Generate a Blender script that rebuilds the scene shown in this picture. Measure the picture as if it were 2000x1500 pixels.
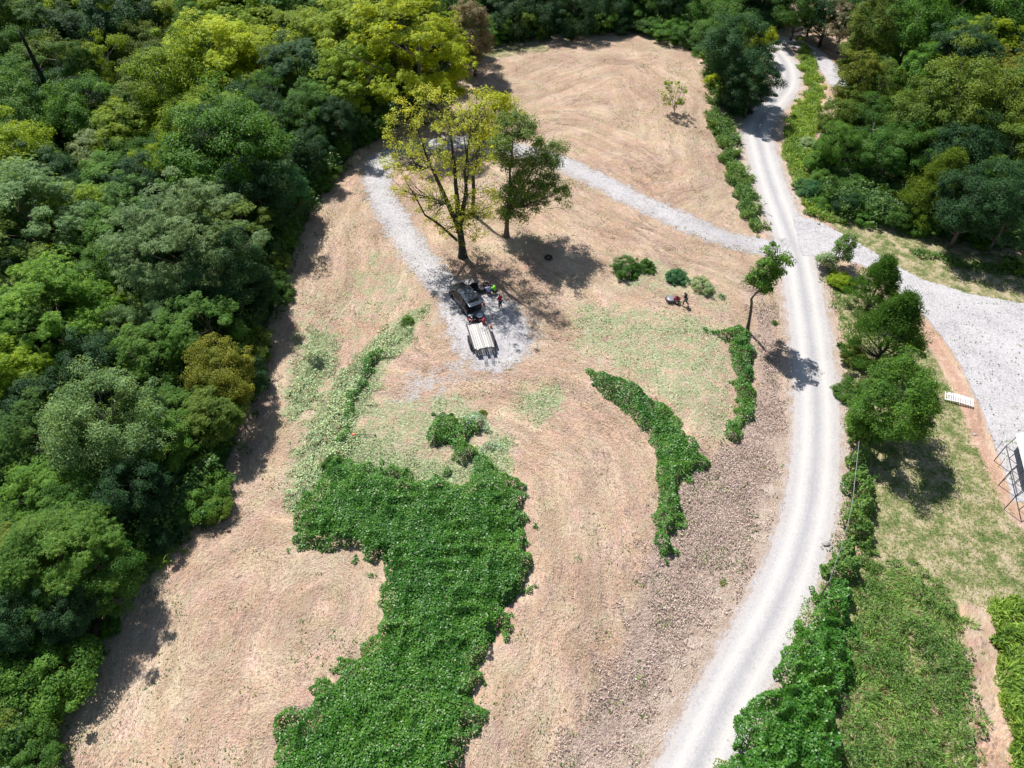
import bpy, bmesh, math, random
import numpy as np
from mathutils import Vector, Matrix
for o in list(bpy.data.objects): bpy.data.objects.remove(o)
SC = bpy.context.scene
COL = SC.collection
rng = np.random.default_rng(7)
random.seed(7)

# ---------------------------------------------------------------- camera, sky, sun, exposure
H = 50.0; TH = math.radians(47); F = 1400.0          # drone height, pitch, focal length in photo pixels (2000 wide)
cam = bpy.data.cameras.new('camera'); co = bpy.data.objects.new('camera', cam); COL.objects.link(co)
co.location = (0, 0, H); co.rotation_euler = (math.radians(90) - TH, 0, 0)
cam.sensor_width = 36; cam.lens = F / 2000 * 36; cam.clip_end = 3000; cam.clip_start = 0.5
SC.camera = co
SUN_AZ = math.radians(125); SUN_EL = math.radians(55)
w = bpy.data.worlds.new('World'); SC.world = w; w.use_nodes = True
nt = w.node_tree; bg = nt.nodes['Background']; sk = nt.nodes.new('ShaderNodeTexSky')
sk.sky_type = 'NISHITA'; sk.sun_disc = False; sk.sun_elevation = SUN_EL
sk.sun_rotation = math.atan2(math.cos(SUN_AZ), math.sin(SUN_AZ)); sk.air_density = 1.2
nt.links.new(sk.outputs[0], bg.inputs[0]); bg.inputs[1].default_value = 0.065
sl = bpy.data.lights.new('sun', 'SUN'); sl.energy = 5.0; sl.angle = math.radians(0.53); sl.color = (1, 0.955, 0.9)
so = bpy.data.objects.new('sun', sl); COL.objects.link(so)
sd = Vector((math.cos(SUN_AZ) * math.cos(SUN_EL), math.sin(SUN_AZ) * math.cos(SUN_EL), math.sin(SUN_EL)))
so.rotation_euler = sd.to_track_quat('Z', 'Y').to_euler(); so.location = (-40, 80, 90)
SC.view_settings.view_transform = 'Standard'; SC.view_settings.look = 'None'
SC.view_settings.exposure = 0.50; SC.view_settings.gamma = 1

# ---------------------------------------------------------------- numeric helpers
def hash2(i, j, s):
    h = (i.astype(np.int64) * 374761393 + j.astype(np.int64) * 668265263 + s * 974711) & 0x7fffffff
    h = ((h ^ (h >> 13)) * 1274126177) & 0x7fffffff
    return ((h ^ (h >> 16)) & 0xffff) / 65535.0
def vnoise(x, y, sc, s=0):
    x = np.asarray(x, float) / sc; y = np.asarray(y, float) / sc
    i = np.floor(x); j = np.floor(y); u = x - i; v = y - j; u = u*u*(3-2*u); v = v*v*(3-2*v)
    a = hash2(i, j, s); b = hash2(i+1, j, s); c = hash2(i, j+1, s); d = hash2(i+1, j+1, s)
    return (a*(1-u)+b*u)*(1-v) + (c*(1-u)+d*u)*v
def sstep(a, b, x):
    t = np.clip((x-a)/(b-a), 0, 1); return t*t*(3-2*t)
def seg_dist(x, y, pts, closed=False):
    """distance, signed side and length along a polyline"""
    best = np.full(x.shape, 1e9); side = np.zeros(x.shape); along = np.zeros(x.shape); L = 0
    n = len(pts) if closed else len(pts)-1
    for k in range(n):
        ax, ay = pts[k][:2]; bx, by = pts[(k+1) % len(pts)][:2]; dx, dy = bx-ax, by-ay; l2 = dx*dx+dy*dy+1e-12
        t = np.clip(((x-ax)*dx+(y-ay)*dy)/l2, 0, 1); d = np.hypot(x-ax-t*dx, y-ay-t*dy); m = d < best
        best = np.where(m, d, best); side = np.where(m, np.sign((x-ax)*dy-(y-ay)*dx), side)
        along = np.where(m, L+t*math.sqrt(l2), along); L += math.sqrt(l2)
    return best, side, along
def sdf_poly(x, y, pts):
    """positive inside"""
    d, _, _ = seg_dist(x, y, pts, True); ins = np.zeros(x.shape, bool); n = len(pts)
    for k in range(n):
        ax, ay = pts[k][:2]; bx, by = pts[(k+1) % n][:2]
        if ay == by: continue
        c = ((ay > y) != (by > y)) & (x < (bx-ax)*(y-ay)/(by-ay)+ax); ins ^= c
    return np.where(ins, d, -d)

# ---------------------------------------------------------------- from the survey of the photo to points of the land
def ray(px, py):
    a = (px-1000)/F; b = -(py-750)/F
    return np.array([a, math.cos(TH)+b*math.sin(TH), -math.sin(TH)+b*math.cos(TH)])
def at(px, py, z=0.0):
    d = ray(px, py); t = (z-H)/d[2]; return np.array([d[0]*t, d[1]*t, z])
BANK = 1.2
ROADPX = [(1180,1800),(1270,1640),(1357,1500),(1403,1400),(1455,1300),(1510,1200),(1552,1100),(1580,1000),(1592,900),(1595,800),(1587,700),(1574,600),(1556,500),(1531,430),(1509,370),(1488,300),(1480,250),(1507,205),(1534,170),(1537,140),(1524,112),(1500,90),(1455,70),(1400,60)]
def smooth_line(pts, n=8):
    P = [np.array(p[:2], float) for p in pts]; out = []
    P = [2*P[0]-P[1]] + P + [2*P[-1]-P[-2]]
    for k in range(1, len(P)-2):
        for j in range(n):
            t = j/n; a, b, c, d = P[k-1:k+3]
            out.append(0.5*((2*b)+(-a+c)*t+(2*a-5*b+4*c-d)*t*t+(-a+3*b-3*c+d)*t**3))
    out.append(P[-2]); return out
ROAD = smooth_line([at(x, y, -BANK) for x, y in ROADPX], 4)
LEFTPX = [(905,118),(880,190),(760,265),(700,300),(645,365),(600,450),(560,550),(530,650),(500,740),(480,830),(450,920),(425,1010),(350,1070),(265,1130),(205,1220),(160,1330),(90,1480),(40,1600)]
LEFTE = [at(*p) for p in LEFTPX]
WOODL = LEFTE + [np.array([-120, -10, 0]), np.array([-260, 60, 0]), np.array([-260, 320, 0]), np.array([-14, 320, 0])]
def hgt(x, y):
    x = np.asarray(x, float); y = np.asarray(y, float); sh = x.shape; x = x.ravel(); y = y.ravel()
    d, s, _ = seg_dist(x, y, ROAD)
    # land left of the road stands on a low bank, the road and all right of it lie lower
    dl = np.where(s > 0, 0, d)
    z = -BANK*(1-sstep(3.0, 12.5, dl))
    dw = sdf_poly(x, y, WOODL)
    z = z - 5.0*sstep(4, 30, dw)
    z = z + 0.5*(vnoise(x, y, 26, 3)-0.5)*sstep(4, 16, d)
    z = z + 0.14*(vnoise(x, y, 5, 4)-0.5)*sstep(2.5, 6, d)
    return z.reshape(sh)
def h1(x, y): return float(hgt(np.array([x]), np.array([y]))[0])
def gp(px, py):
    z = 0.0
    for _ in range(4):
        p = at(px, py, z); z = h1(p[0], p[1])
    p = at(px, py, z); return np.array([p[0], p[1], h1(p[0], p[1])])
def gpoly(L, sm=0):
    P = [gp(*q) for q in L]
    if sm:
        Q = P + P[:3]; P = smooth_line(Q, sm)[sm:-sm*1-1]
    return P

# ---------------------------------------------------------------- object helpers
def tag(o, label=None, cat=None, group=None, kind=None):
    if label: o['label'] = label
    if cat: o['category'] = cat
    if group: o['group'] = group
    if kind: o['kind'] = kind
    return o
def link(name, me, mat=None, parent=None):
    o = bpy.data.objects.new(name, me); COL.objects.link(o)
    if mat is not None:
        for m in (mat if isinstance(mat, (list, tuple)) else [mat]): me.materials.append(m)
    if parent is not None: o.parent = parent
    return o
def thing(name, label, cat, loc=(0, 0, 0), rz=0, group=None, scale=1):
    o = bpy.data.objects.new(name, None); COL.objects.link(o); o.location = loc; o.rotation_euler = (0, 0, rz)
    o.scale = (scale,)*3 if np.isscalar(scale) else scale; o.empty_display_size = 0.3
    return tag(o, label, cat, group)
def mk_mesh(name, V, F_, smooth=False, attrs=None):
    V = np.asarray(V, np.float32); F_ = np.asarray(F_, np.int32); n = F_.shape[1]
    me = bpy.data.meshes.new(name); me.vertices.add(len(V)); me.vertices.foreach_set('co', V.ravel())
    me.loops.add(F_.size); me.loops.foreach_set('vertex_index', F_.ravel())
    me.polygons.add(len(F_)); me.polygons.foreach_set('loop_start', np.arange(len(F_), dtype=np.int32)*n)
    me.polygons.foreach_set('use_smooth', np.full(len(F_), smooth))
    for k, a in (attrs or {}).items():
        a = np.asarray(a, np.float32)
        if a.ndim == 1: me.attributes.new(k, 'FLOAT', 'POINT').data.foreach_set('value', a)
        else: me.attributes.new(k, 'FLOAT_COLOR', 'POINT').data.foreach_set('color', a.ravel())
    me.update(calc_edges=True); return me
def leaves(P, N, D, L, W):
    """kite-shaped leaf faces at P, normal N, pointing D, length L, width W"""
    N = N/np.linalg.norm(N, axis=1, keepdims=True); D = D-(D*N).sum(1, keepdims=True)*N
    D = D/(np.linalg.norm(D, axis=1, keepdims=True)+1e-9); S = np.cross(N, D)
    L = np.broadcast_to(L, len(P))[:, None]; W = np.broadcast_to(W, len(P))[:, None]
    V = np.stack([P-D*L*.5, P-D*L*.02+S*W*.5, P+D*L*.5, P-D*L*.02-S*W*.5], 1).reshape(-1, 3)
    return V, np.arange(len(P)*4).reshape(-1, 4)
class Geo:
    """collects quads"""
    def __init__(s): s.V = []; s.F = []; s.n = 0; s.M = []
    def add(s, V, F_, m=0):
        s.V.append(np.asarray(V, float)); s.F.append(np.asarray(F_)+s.n); s.M.append(np.full(len(F_), m)); s.n += len(V); return s
    def tube(s, pts, rad, k=6, m=0, cap=True):
        pts = np.asarray(pts, float); n = len(pts); T = np.gradient(pts, axis=0) if n > 1 else None
        rad = np.broadcast_to(rad, n); V = []; ref = np.array([0.31, 0.17, 0.93])
        for i in range(n):
            t = T[i]/(np.linalg.norm(T[i])+1e-9); r = ref if abs(t@ref) < .95 else np.array([1., 0, 0])
            a = np.cross(t, r); a /= np.linalg.norm(a); b = np.cross(t, a)
            for j in range(k):
                q = 2*math.pi*j/k; V.append(pts[i]+rad[i]*(a*math.cos(q)+b*math.sin(q)))
        Fq = [[i*k+j, i*k+(j+1) % k, (i+1)*k+(j+1) % k, (i+1)*k+j] for i in range(n-1) for j in range(k)]
        if cap:
            V += [pts[0], pts[-1]]; c0 = n*k; c1 = c0+1
            for j in range(0, k, 2):
                Fq.append([c0, (j+2) % k, (j+1) % k, j]); Fq.append([c1, (n-1)*k+j, (n-1)*k+(j+1) % k, (n-1)*k+(j+2) % k])
        return s.add(V, Fq, m)
    def box(s, c, d, m=0, M=None, taper=1.0):
        x, y, z = [q/2 for q in d]; V = []
        for sz in (-1, 1):
            t = taper if sz > 0 else 1
            for sx, sy in ((-1, -1), (1, -1), (1, 1), (-1, 1)): V.append((sx*x*t, sy*y*t, sz*z))
        V = np.array(V)
        if M is not None: V = V @ np.array(M.to_3x3()).T
        V = V+np.array(c)
        return s.add(V, [[0,3,2,1],[4,5,6,7],[0,1,5,4],[1,2,6,5],[2,3,7,6],[3,0,4,7]], m)
    def lathe(s, prof, c=(0, 0, 0), k=16, axis='z', m=0):
        V = []; 
        for r, z in prof:
            for j in range(k):
                q = 2*math.pi*j/k; v = (r*math.cos(q), r*math.sin(q), z)
                if axis == 'x': v = (v[2], v[0], v[1])
                if axis == 'y': v = (v[0], v[2], v[1])
                V.append(v)
        n = len(prof)
        return s.add(np.array(V)+np.array(c), [[i*k+j, i*k+(j+1) % k, (i+1)*k+(j+1) % k, (i+1)*k+j] for i in range(n-1) for j in range(k)], m)
    def build(s, name, mat, parent=None, smooth=False, bevel=0):
        me = mk_mesh(name, np.concatenate(s.V), np.concatenate(s.F), smooth)
        M = np.concatenate(s.M); 
        if M.max() > 0: me.polygons.foreach_set('material_index', M.astype(np.int32))
        o = link(name, me, mat, parent)
        if bevel:
            b = o.modifiers.new('bevel', 'BEVEL'); b.width = bevel; b.segments = 2; b.limit_method = 'ANGLE'
        return o

# ---------------------------------------------------------------- materials
def new_mat(name):
    m = bpy.data.materials.new(name); m.use_nodes = True; n = m.node_tree; n.nodes.clear(); return m, n
class NB:
    def __init__(s, nt): s.t = nt
    def n(s, typ, **kw):
        d = s.t.nodes.new('ShaderNode'+typ)
        for k, v in kw.items():
            if k.startswith('i_'): d.inputs[k[2:].replace('_', ' ')].default_value = v
            else: setattr(d, k, v)
        return d
    def l(s, a, b): s.t.links.new(a, b)
    def math(s, op, a, b=None, c=None, clamp=False):
        d = s.n('Math', operation=op, use_clamp=clamp)
        for k, v in enumerate((a, b, c)):
            if v is None: continue
            if isinstance(v, (int, float)): d.inputs[k].default_value = v
            else: s.l(v, d.inputs[k])
        return d.outputs[0]
    def mix(s, f, a, b, mode='MIX'):
        d = s.n('Mix', data_type='RGBA', blend_type=mode)
        for k, v in ((0, f), (6, a), (7, b)):
            if isinstance(v, (int, float)): d.inputs[k].default_value = v
            elif isinstance(v, tuple): d.inputs[k].default_value = (*v, 1)
            else: s.l(v, d.inputs[k])
        return d.outputs[2]
    def noise(s, vec, scale, detail=3, rough=0.55, dist=0.0):
        d = s.n('TexNoise'); d.inputs['Scale'].default_value = scale; d.inputs['Detail'].default_value = detail
        d.inputs['Roughness'].default_value = rough; d.inputs['Distortion'].default_value = dist
        if vec is not None: s.l(vec, d.inputs['Vector'])
        return d.outputs['Fac']
    def ramp(s, f, stops):
        d = s.n('ValToRGB'); s.l(f, d.inputs[0]); e = d.color_ramp.elements
        while len(e) < len(stops): e.new(0.5)
        for q, (p, c) in zip(e, stops): q.position = p; q.color = (*c, 1)
        return d.outputs[0]
    def out(s, sh):
        o = s.n('OutputMaterial'); s.l(sh, o.inputs[0])
def plain(name, col, rough=0.6, metal=0.0, var=0.12, scale=6.0, coat=0.0):
    """painted or worn surface with a little procedural unevenness"""
    m, t = new_mat(name); b = NB(t); tc = b.n('TexCoord'); f = b.noise(tc.outputs['Object'], scale, 5)
    c = b.mix(f, tuple(q*(1-var) for q in col), tuple(min(1, q*(1+var)) for q in col))
    p = b.n('BsdfPrincipled'); b.l(c, p.inputs['Base Color']); p.inputs['Metallic'].default_value = metal
    b.l(b.math('ADD', b.math('MULTIPLY', f, 0.2), rough-0.1), p.inputs['Roughness']); p.inputs['Coat Weight'].default_value = coat
    b.out(p.outputs[0]); return m
def leaf_mat(name, col=None, var=0.35, rough=0.5, spec=0.35, trans=0.35, dead=0.0, hue=0.02):
    m, t = new_mat(name); b = NB(t); g = b.n('NewGeometry'); tc = b.n('TexCoord')
    r = g.outputs['Random Per Island']
    if col is None: oi = b.n('ObjectInfo'); base = oi.outputs['Color']
    else: q = b.n('RGB'); q.outputs[0].default_value = (*col, 1); base = q.outputs[0]
    clump = b.math('ADD', b.math('MULTIPLY', b.noise(tc.outputs['Object'], 0.55, 3, 0.7), 0.6), b.math('MULTIPLY', b.noise(tc.outputs['Object'], 0.17, 2), 0.4))
    hs = b.n('HueSaturation'); b.l(base, hs.inputs['Color'])
    b.l(b.math('ADD', b.math('MULTIPLY', b.math('SUBTRACT', clump, 0.5), -hue*5), b.math('ADD', b.math('MULTIPLY', r, -hue*2), 0.5+hue)), hs.inputs['Hue'])
    b.l(b.math('ADD', b.math('MULTIPLY', r, var*2), b.math('ADD', b.math('MULTIPLY', clump, 1.7), 0.15-var)), hs.inputs['Value'])
    c = hs.outputs[0]
    if dead:
        c = b.mix(b.math('GREATER_THAN', b.math('FRACT', b.math('MULTIPLY', r, 37.7)), 1-dead), c, (0.30, 0.20, 0.12))
    p = b.n('BsdfPrincipled'); b.l(c, p.inputs['Base Color']); p.inputs['Roughness'].default_value = rough
    p.inputs['Specular IOR Level'].default_value = spec
    tr = b.n('BsdfTranslucent'); b.l(b.mix(1.0, c, (1.7, 1.35, 0.3), 'MULTIPLY'), tr.inputs[0])
    ms = b.n('MixShader'); ms.inputs[0].default_value = trans; b.l(p.outputs[0], ms.inputs[1]); b.l(tr.outputs[0], ms.inputs[2])
    b.out(ms.outputs[0]); return m
def scatter_mat(name, stops, rough=0.8, trans=0.0, rndnoise=0.5):
    """loose straw or dead leaves: each piece has its own tone"""
    m, t = new_mat(name); b = NB(t); g = b.n('NewGeometry'); tc = b.n('TexCoord')
    f = b.math('ADD', b.math('MULTIPLY', g.outputs['Random Per Island'], 1-rndnoise), b.math('MULTIPLY', b.noise(tc.outputs['Object'], 0.3, 3), rndnoise))
    p = b.n('BsdfPrincipled'); b.l(b.ramp(f, stops), p.inputs['Base Color']); p.inputs['Roughness'].default_value = rough
    p.inputs['Specular IOR Level'].default_value = 0.25
    if trans:
        tr = b.n('BsdfTranslucent'); b.l(b.ramp(f, stops), tr.inputs[0]); ms = b.n('MixShader'); ms.inputs[0].default_value = trans
        b.l(p.outputs[0], ms.inputs[1]); b.l(tr.outputs[0], ms.inputs[2]); b.out(ms.outputs[0])
    else: b.out(p.outputs[0])
    return m
def gravel_nodes(b, vec):
    st = b.n('TexVoronoi'); st.inputs['Scale'].default_value = 9.0; b.l(vec, st.inputs['Vector'])
    lum = b.n('RGBToBW'); b.l(st.outputs['Color'], lum.inputs[0])
    n1 = b.noise(vec, 0.35, 4); n2 = b.noise(vec, 2.2, 5, 0.7)
    f = b.math('ADD', b.math('MULTIPLY', lum.outputs[0], 0.35), b.math('ADD', b.math('MULTIPLY', n1, 0.35), b.math('MULTIPLY', n2, 0.35)))
    c = b.ramp(f, [(0.25, (0.18, 0.174, 0.182)), (0.40, (0.33, 0.32, 0.33)), (0.56, (0.445, 0.433, 0.445)), (0.8, (0.54, 0.525, 0.53))])
    return c, f, n2
# ---------------------------------------------------------------- the land
DRIVEPX = [(1535,487),(1470,478),(1400,460),(1330,430),(1250,395),(1180,358),(1110,325),(1050,303),(980,286),(900,278),(830,284),(765,300),(738,325),(740,370),(772,430),(815,495),(860,550),(905,600),(935,645)]
DRIVE = smooth_line([gp(*p) for p in DRIVEPX], 4)
PAD = gpoly([(850,545),(920,548),(1000,590),(1045,650),(1030,690),(975,730),(925,722),(890,680),(860,610)])
LOT = gpoly([(1545,418),(1600,432),(1650,458),(1720,500),(1800,545),(1900,575),(2000,592),(2250,650),(2300,1010),(2060,985),(1978,980),(1952,900),(1912,790),(1862,690),(1806,618),(1765,580),(1700,525),(1640,505),(1565,500)])
NORTH = smooth_line([gp(*p) for p in [(1495,78),(1525,78),(1555,84),(1590,104),(1615,130),(1640,165)]], 4)
def roadm(x, y):
    d, s, a = seg_dist(x, y, ROAD); return 2.15-d, -d*s, a
def drivem(x, y):
    d, s, a = seg_dist(x, y, DRIVE); e = 1.55-d; e2 = sdf_poly(x, y, PAD)-0.2; return np.maximum(e, e2), d*s, a
def lotm(x, y): return sdf_poly(x, y, LOT)-0.1, x*0, y*0
def northm(x, y):
    d, s, a = seg_dist(x, y, NORTH); return 1.5-d, d*s, a
PALE = [(gpoly([(600,638),(655,655),(645,740),(610,800),(560,835),(553,780),(580,700)]), 1.0),
        (gpoly([(770,630),(828,600),(805,660),(755,705),(735,760),(700,820),(690,880),(650,915),(600,985),(568,1000),(570,920),(600,840),(650,760),(700,700)]), 1.15),
        (gpoly([(640,880),(700,850),(800,885),(900,905),(940,870),(990,850),(1000,900),(985,940),(900,945),(760,940),(640,920)]), 1.1),
        (gpoly([(1005,760),(1090,750),(1105,790),(1060,832),(1015,810)]), 0.8),
        (gpoly([(1110,585),(1260,600),(1400,615),(1430,700),(1425,860),(1380,850),(1290,780),(1180,710),(1120,680)]), 0.58),
        (gpoly([(720,480),(770,500),(820,570),(800,600),(700,640),(640,650),(640,560)]), 0.40),
        (gpoly([(1185,490),(1290,500),(1410,560),(1420,610),(1300,580),(1200,560)]), 0.5),
        (gpoly([(560,560),(700,560),(720,640),(640,720),(560,640)]), 0.36),
        (gpoly([(700,780),(900,760),(980,820),(900,890),(760,900),(690,870)]), 0.6)]
LAWN = [(gpoly([(1610,510),(1650,540),(1690,560),(1760,600),(1830,700),(1880,800),(1925,900),(1970,1010),(2150,1150),(2150,1260),(1880,1175),(1760,1120),(1690,1060),(1700,900),(1660,760),(1640,620)]), 0.85),
        (gpoly([(1610,425),(1700,437),(1850,468),(2150,520),(2200,670),(2000,600),(1850,572),(1745,522),(1645,466)]), 0.7),
        (gpoly([(1650,1135),(1690,1075),(1760,1110),(1865,1152),(1880,1250),(1900,1400),(1912,1600),(1340,1600),(1420,1460),(1495,1350),(1555,1225),(1600,1120)]), 1.3),
        (gpoly([(940,82),(1060,70),(1075,98),(1000,108),(940,118)]), 1.0)]
DIRT = smooth_line([gp(*p) for p in [(1690,520),(1762,592),(1808,645),(1850,712),(1880,770),(1912,860),(1948,935),(1990,1010),(2100,1090)]], 3)
DIRT2 = smooth_line([gp(*p) for p in [(1905,1150),(1915,1230),(1925,1320),(1940,1420),(1945,1560)]], 3)
MULCH = [(gpoly([(1480,560),(1515,640),(1530,760),(1530,900),(1510,1000),(1460,1100),(1400,1200),(1330,1330),(1250,1500),(1230,1600),(1050,1600),(1110,1450),(1200,1300),(1250,1150),(1290,1000),(1340,930),(1430,870),(1480,760),(1475,640)]), 0.95)]
WOODR = gpoly([(1660,60),(1655,140),(1625,220),(1600,290),(1575,345),(1590,400),(1640,432),(1720,445),(1850,472),(2200,530)]) + [np.array([330, 90, 0]), np.array([330, 420, 0]), np.array([70, 420, 0])]
WOODT = gpoly([(905,118),(950,82),(1100,70),(1230,62),(1330,75),(1390,112),(1400,165),(1440,235),(1480,160),(1500,80),(1530,60)]) + [np.array([70, 420, 0]), np.array([-60, 420, 0])]
KUDZU = gpoly([(640,897),(720,905),(790,935),(850,928),(910,942),(945,900),(985,935),(1017,950),(1030,1010),(1040,1090),(1035,1160),(1003,1200),(985,1260),(938,1300),(942,1360),(915,1440),(902,1500),(880,1600),(500,1600),(527,1480),(565,1378),(600,1400),(597,1340),(640,1320),(690,1292),(728,1235),(745,1170),(742,1100),(690,1080),(640,1068),(575,1087),(580,1000),(612,960)])
GUIDES = [ROAD, [gp(*p) for p in LEFTPX], KUDZU+[KUDZU[0]], [gp(*p) for p in [(960,300),(1150,400),(1350,480),(1480,520)]], [gp(*p) for p in [(1000,150),(1150,95),(1300,110),(1380,200),(1420,350),(1300,400),(1100,290)]]]
SWIRLS = [gp(625,1185)]
def flowv(x, y):
    v = np.full(x.shape, 1e9)
    for g in GUIDES:
        d, _, _ = seg_dist(x, y, g); v = -np.log(np.exp(-v/1.5)+np.exp(-d/1.5))*1.5
    for c in SWIRLS: 
        d = np.hypot(x-c[0], y-c[1]); v = np.where(d < 14, v*sstep(3, 11, d)+(d*1.1+1.5*vnoise(x, y, 3.0, 77))*(1-sstep(3, 11, d)), v)
    return v+2.2*vnoise(x, y, 9, 78)+0.9*vnoise(x, y, 3.5, 79)
def axis(lo, hi, st, ext):
    core = np.arange(lo, hi+st/2, st); g = st; a = [hi]; 
    while a[-1] < ext[1]: g *= 1.12; a.append(a[-1]+g)
    g = st; b = [lo]
    while b[-1] > ext[0]: g *= 1.12; b.append(b[-1]-g)
    return np.array(b[:0:-1]+list(core)+a[1:])
X = axis(-50, 56, 0.3, (-1500, 1500)); Y = axis(10, 105, 0.3, (-500, 2500))
gx, gy = np.meshgrid(X, Y); x = gx.ravel(); y = gy.ravel()
z = hgt(x, y); rm, _, _ = roadm(x, y); dm, _, _ = drivem(x, y); lm, _, _ = lotm(x, y); nm, _, _ = northm(x, y)
gr = np.maximum(np.maximum(rm, dm), np.maximum(lm, nm))
def soft(d, w_): return sstep(-w_, w_, d)
A = np.zeros((len(x), 4)); B = np.zeros((len(x), 4))
ls = sstep(46, 24, y)*2.4*(roadm(x, y)[1] > 0); A[:, 3] = sstep(-1.7-ls, -0.2-ls*0.25, rm)
A[:, 0] = np.maximum.reduce([sstep(-0.9, 0.3, rm)*0.62, sstep(-1.3, 0.6, dm)*0.70, sstep(-0.4, 0.3, lm), sstep(-0.8, 0.4, nm)*0.85, soft(sdf_poly(x, y, PAD)+0.3, 3.2)*0.78])
A[:, 0] = np.maximum(A[:, 0], 0.5*soft(sdf_poly(x, y, gpoly([(780,730),(900,690),(960,720),(900,760),(820,790),(760,790)])), 1.5))
for P, wt in PALE: A[:, 1] = np.maximum(A[:, 1], wt*soft(sdf_poly(x, y, P), 1.8))
for P, wt in LAWN: A[:, 2] = np.maximum(A[:, 2], wt*soft(sdf_poly(x, y, P), 0.7))
d, _, _ = seg_dist(x, y, DIRT); B[:, 0] = 0.72*soft(0.8-d, 1.0)
d, _, _ = seg_dist(x, y, smooth_line([gp(*p) for p in [(1045,1150),(1010,1220),(965,1290),(950,1370),(930,1450),(905,1560)]], 3)); B[:, 0] = np.maximum(B[:, 0], 0.42*soft(0.5-d, 0.9))
for P, wt in MULCH: B[:, 1] = np.maximum(B[:, 1], wt*soft(sdf_poly(x, y, P), 1.6))
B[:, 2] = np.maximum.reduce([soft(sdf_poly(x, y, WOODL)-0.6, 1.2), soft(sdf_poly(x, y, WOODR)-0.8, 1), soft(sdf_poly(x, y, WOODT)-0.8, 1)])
calm = 1-np.clip(sstep(-1.0, 0.0, gr), 0, 1)
zg = z+(0.07*(vnoise(x, y, 1.3, 8)-0.5))*calm + 0.16*(vnoise(x, y, 1.1, 12)-0.5)*B[:, 1]*calm
fv = flowv(x, y)
zg = zg+0.07*(vnoise(fv, x*0.15+y*0.1, 0.7, 31)-0.5)*calm
zg = zg-0.06*sstep(0.3, 0.9, gr)
nx, ny = len(X), len(Y); I = np.arange(nx*ny).reshape(ny, nx)
Fg = np.stack([I[:-1, :-1], I[:-1, 1:], I[1:, 1:], I[1:, :-1]], -1).reshape(-1, 4)
me = mk_mesh('ground', np.stack([x, y, zg], 1), Fg, True, {'ma': A, 'mb': B, 'flow': fv})
m, t = new_mat('mown field'); b = NB(t); geo = b.n('NewGeometry'); pos = geo.outputs['Position']
aa = b.n('Attribute', attribute_name='ma'); ab = b.n('Attribute', attribute_name='mb'); af = b.n('Attribute', attribute_name='flow')
sa = b.n('SeparateColor'); b.l(aa.outputs['Color'], sa.inputs[0]); sb = b.n('SeparateColor'); b.l(ab.outputs['Color'], sb.inputs[0])
sx = b.n('SeparateXYZ'); b.l(pos, sx.inputs[0]); cx = b.n('CombineXYZ')
b.l(b.math('MULTIPLY', sx.outputs[0], 0.7), cx.inputs[0]); b.l(b.math('MULTIPLY', sx.outputs[1], 0.7), cx.inputs[1]); b.l(b.math('MULTIPLY', af.outputs['Fac'], 3.2), cx.inputs[2])
n_big = b.noise(pos, 0.09, 3); n_mid = b.noise(pos, 0.8, 5, 0.65); n_fine = b.noise(pos, 4.2, 6, 0.78, 0.3); n_str = b.noise(cx.outputs[0], 0.7, 5, 0.65, 0.2)
n_fib = b.noise(cx.outputs[0], 2.6, 5, 0.75, 0.4)
f = b.math('ADD', b.math('MULTIPLY', n_big, 0.34), b.math('ADD', b.math('MULTIPLY', n_mid, 0.2), b.math('ADD', b.math('MULTIPLY', n_fine, 0.34), b.math('ADD', b.math('MULTIPLY', n_str, 0.42), b.math('MULTIPLY', n_fib, 0.30)))))
straw = b.ramp(f, [(0.62, (0.11, 0.078, 0.068)), (0.70, (0.29, 0.21, 0.172)), (0.765, (0.50, 0.375, 0.305)), (0.835, (0.645, 0.505, 0.425)), (0.93, (0.79, 0.675, 0.60))])  # dark stops paint small shadows among the straw fibres into the colour
straw = b.mix(b.math('MULTIPLY', b.math('SUBTRACT', b.noise(pos, 0.45, 4, 0.6), 0.42), 4, clamp=True), b.mix(1.0, straw, (1.0, 1.0, 0.88), 'MULTIPLY'), b.mix(1.0, straw, (0.98, 0.92, 0.96), 'MULTIPLY'))
cs_ = b.n('CombineXYZ'); b.l(b.math('MULTIPLY', sx.outputs[0], 0.12), cs_.inputs[0]); b.l(b.math('MULTIPLY', sx.outputs[1], 0.12), cs_.inputs[1]); b.l(b.math('MULTIPLY', af.outputs['Fac'], 1.0), cs_.inputs[2])
sw = b.noise(cs_.outputs[0], 0.75, 3, 0.6, 0.2)
sm = b.n('MapRange'); sm.inputs[1].default_value = 0.36; sm.inputs[2].default_value = 0.64; sm.inputs[3].default_value = 0.76; sm.inputs[4].default_value = 1.20; b.l(sw, sm.inputs[0])
vm = b.n('VectorMath', operation='SCALE'); b.l(straw, vm.inputs[0]); b.l(sm.outputs[0], vm.inputs[3]); straw = vm.outputs[0]
def thr(mask, n, k=0.8, sharp=5):
    return b.math('ADD', b.math('MULTIPLY', b.math('ADD', b.math('SUBTRACT', mask, 0.5), b.math('MULTIPLY', b.math('SUBTRACT', n, 0.5), k)), sharp), 0.5, clamp=True)
nn = b.math('ADD', b.math('MULTIPLY', n_mid, 0.5), b.math('MULTIPLY', n_fine, 0.5))
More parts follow.
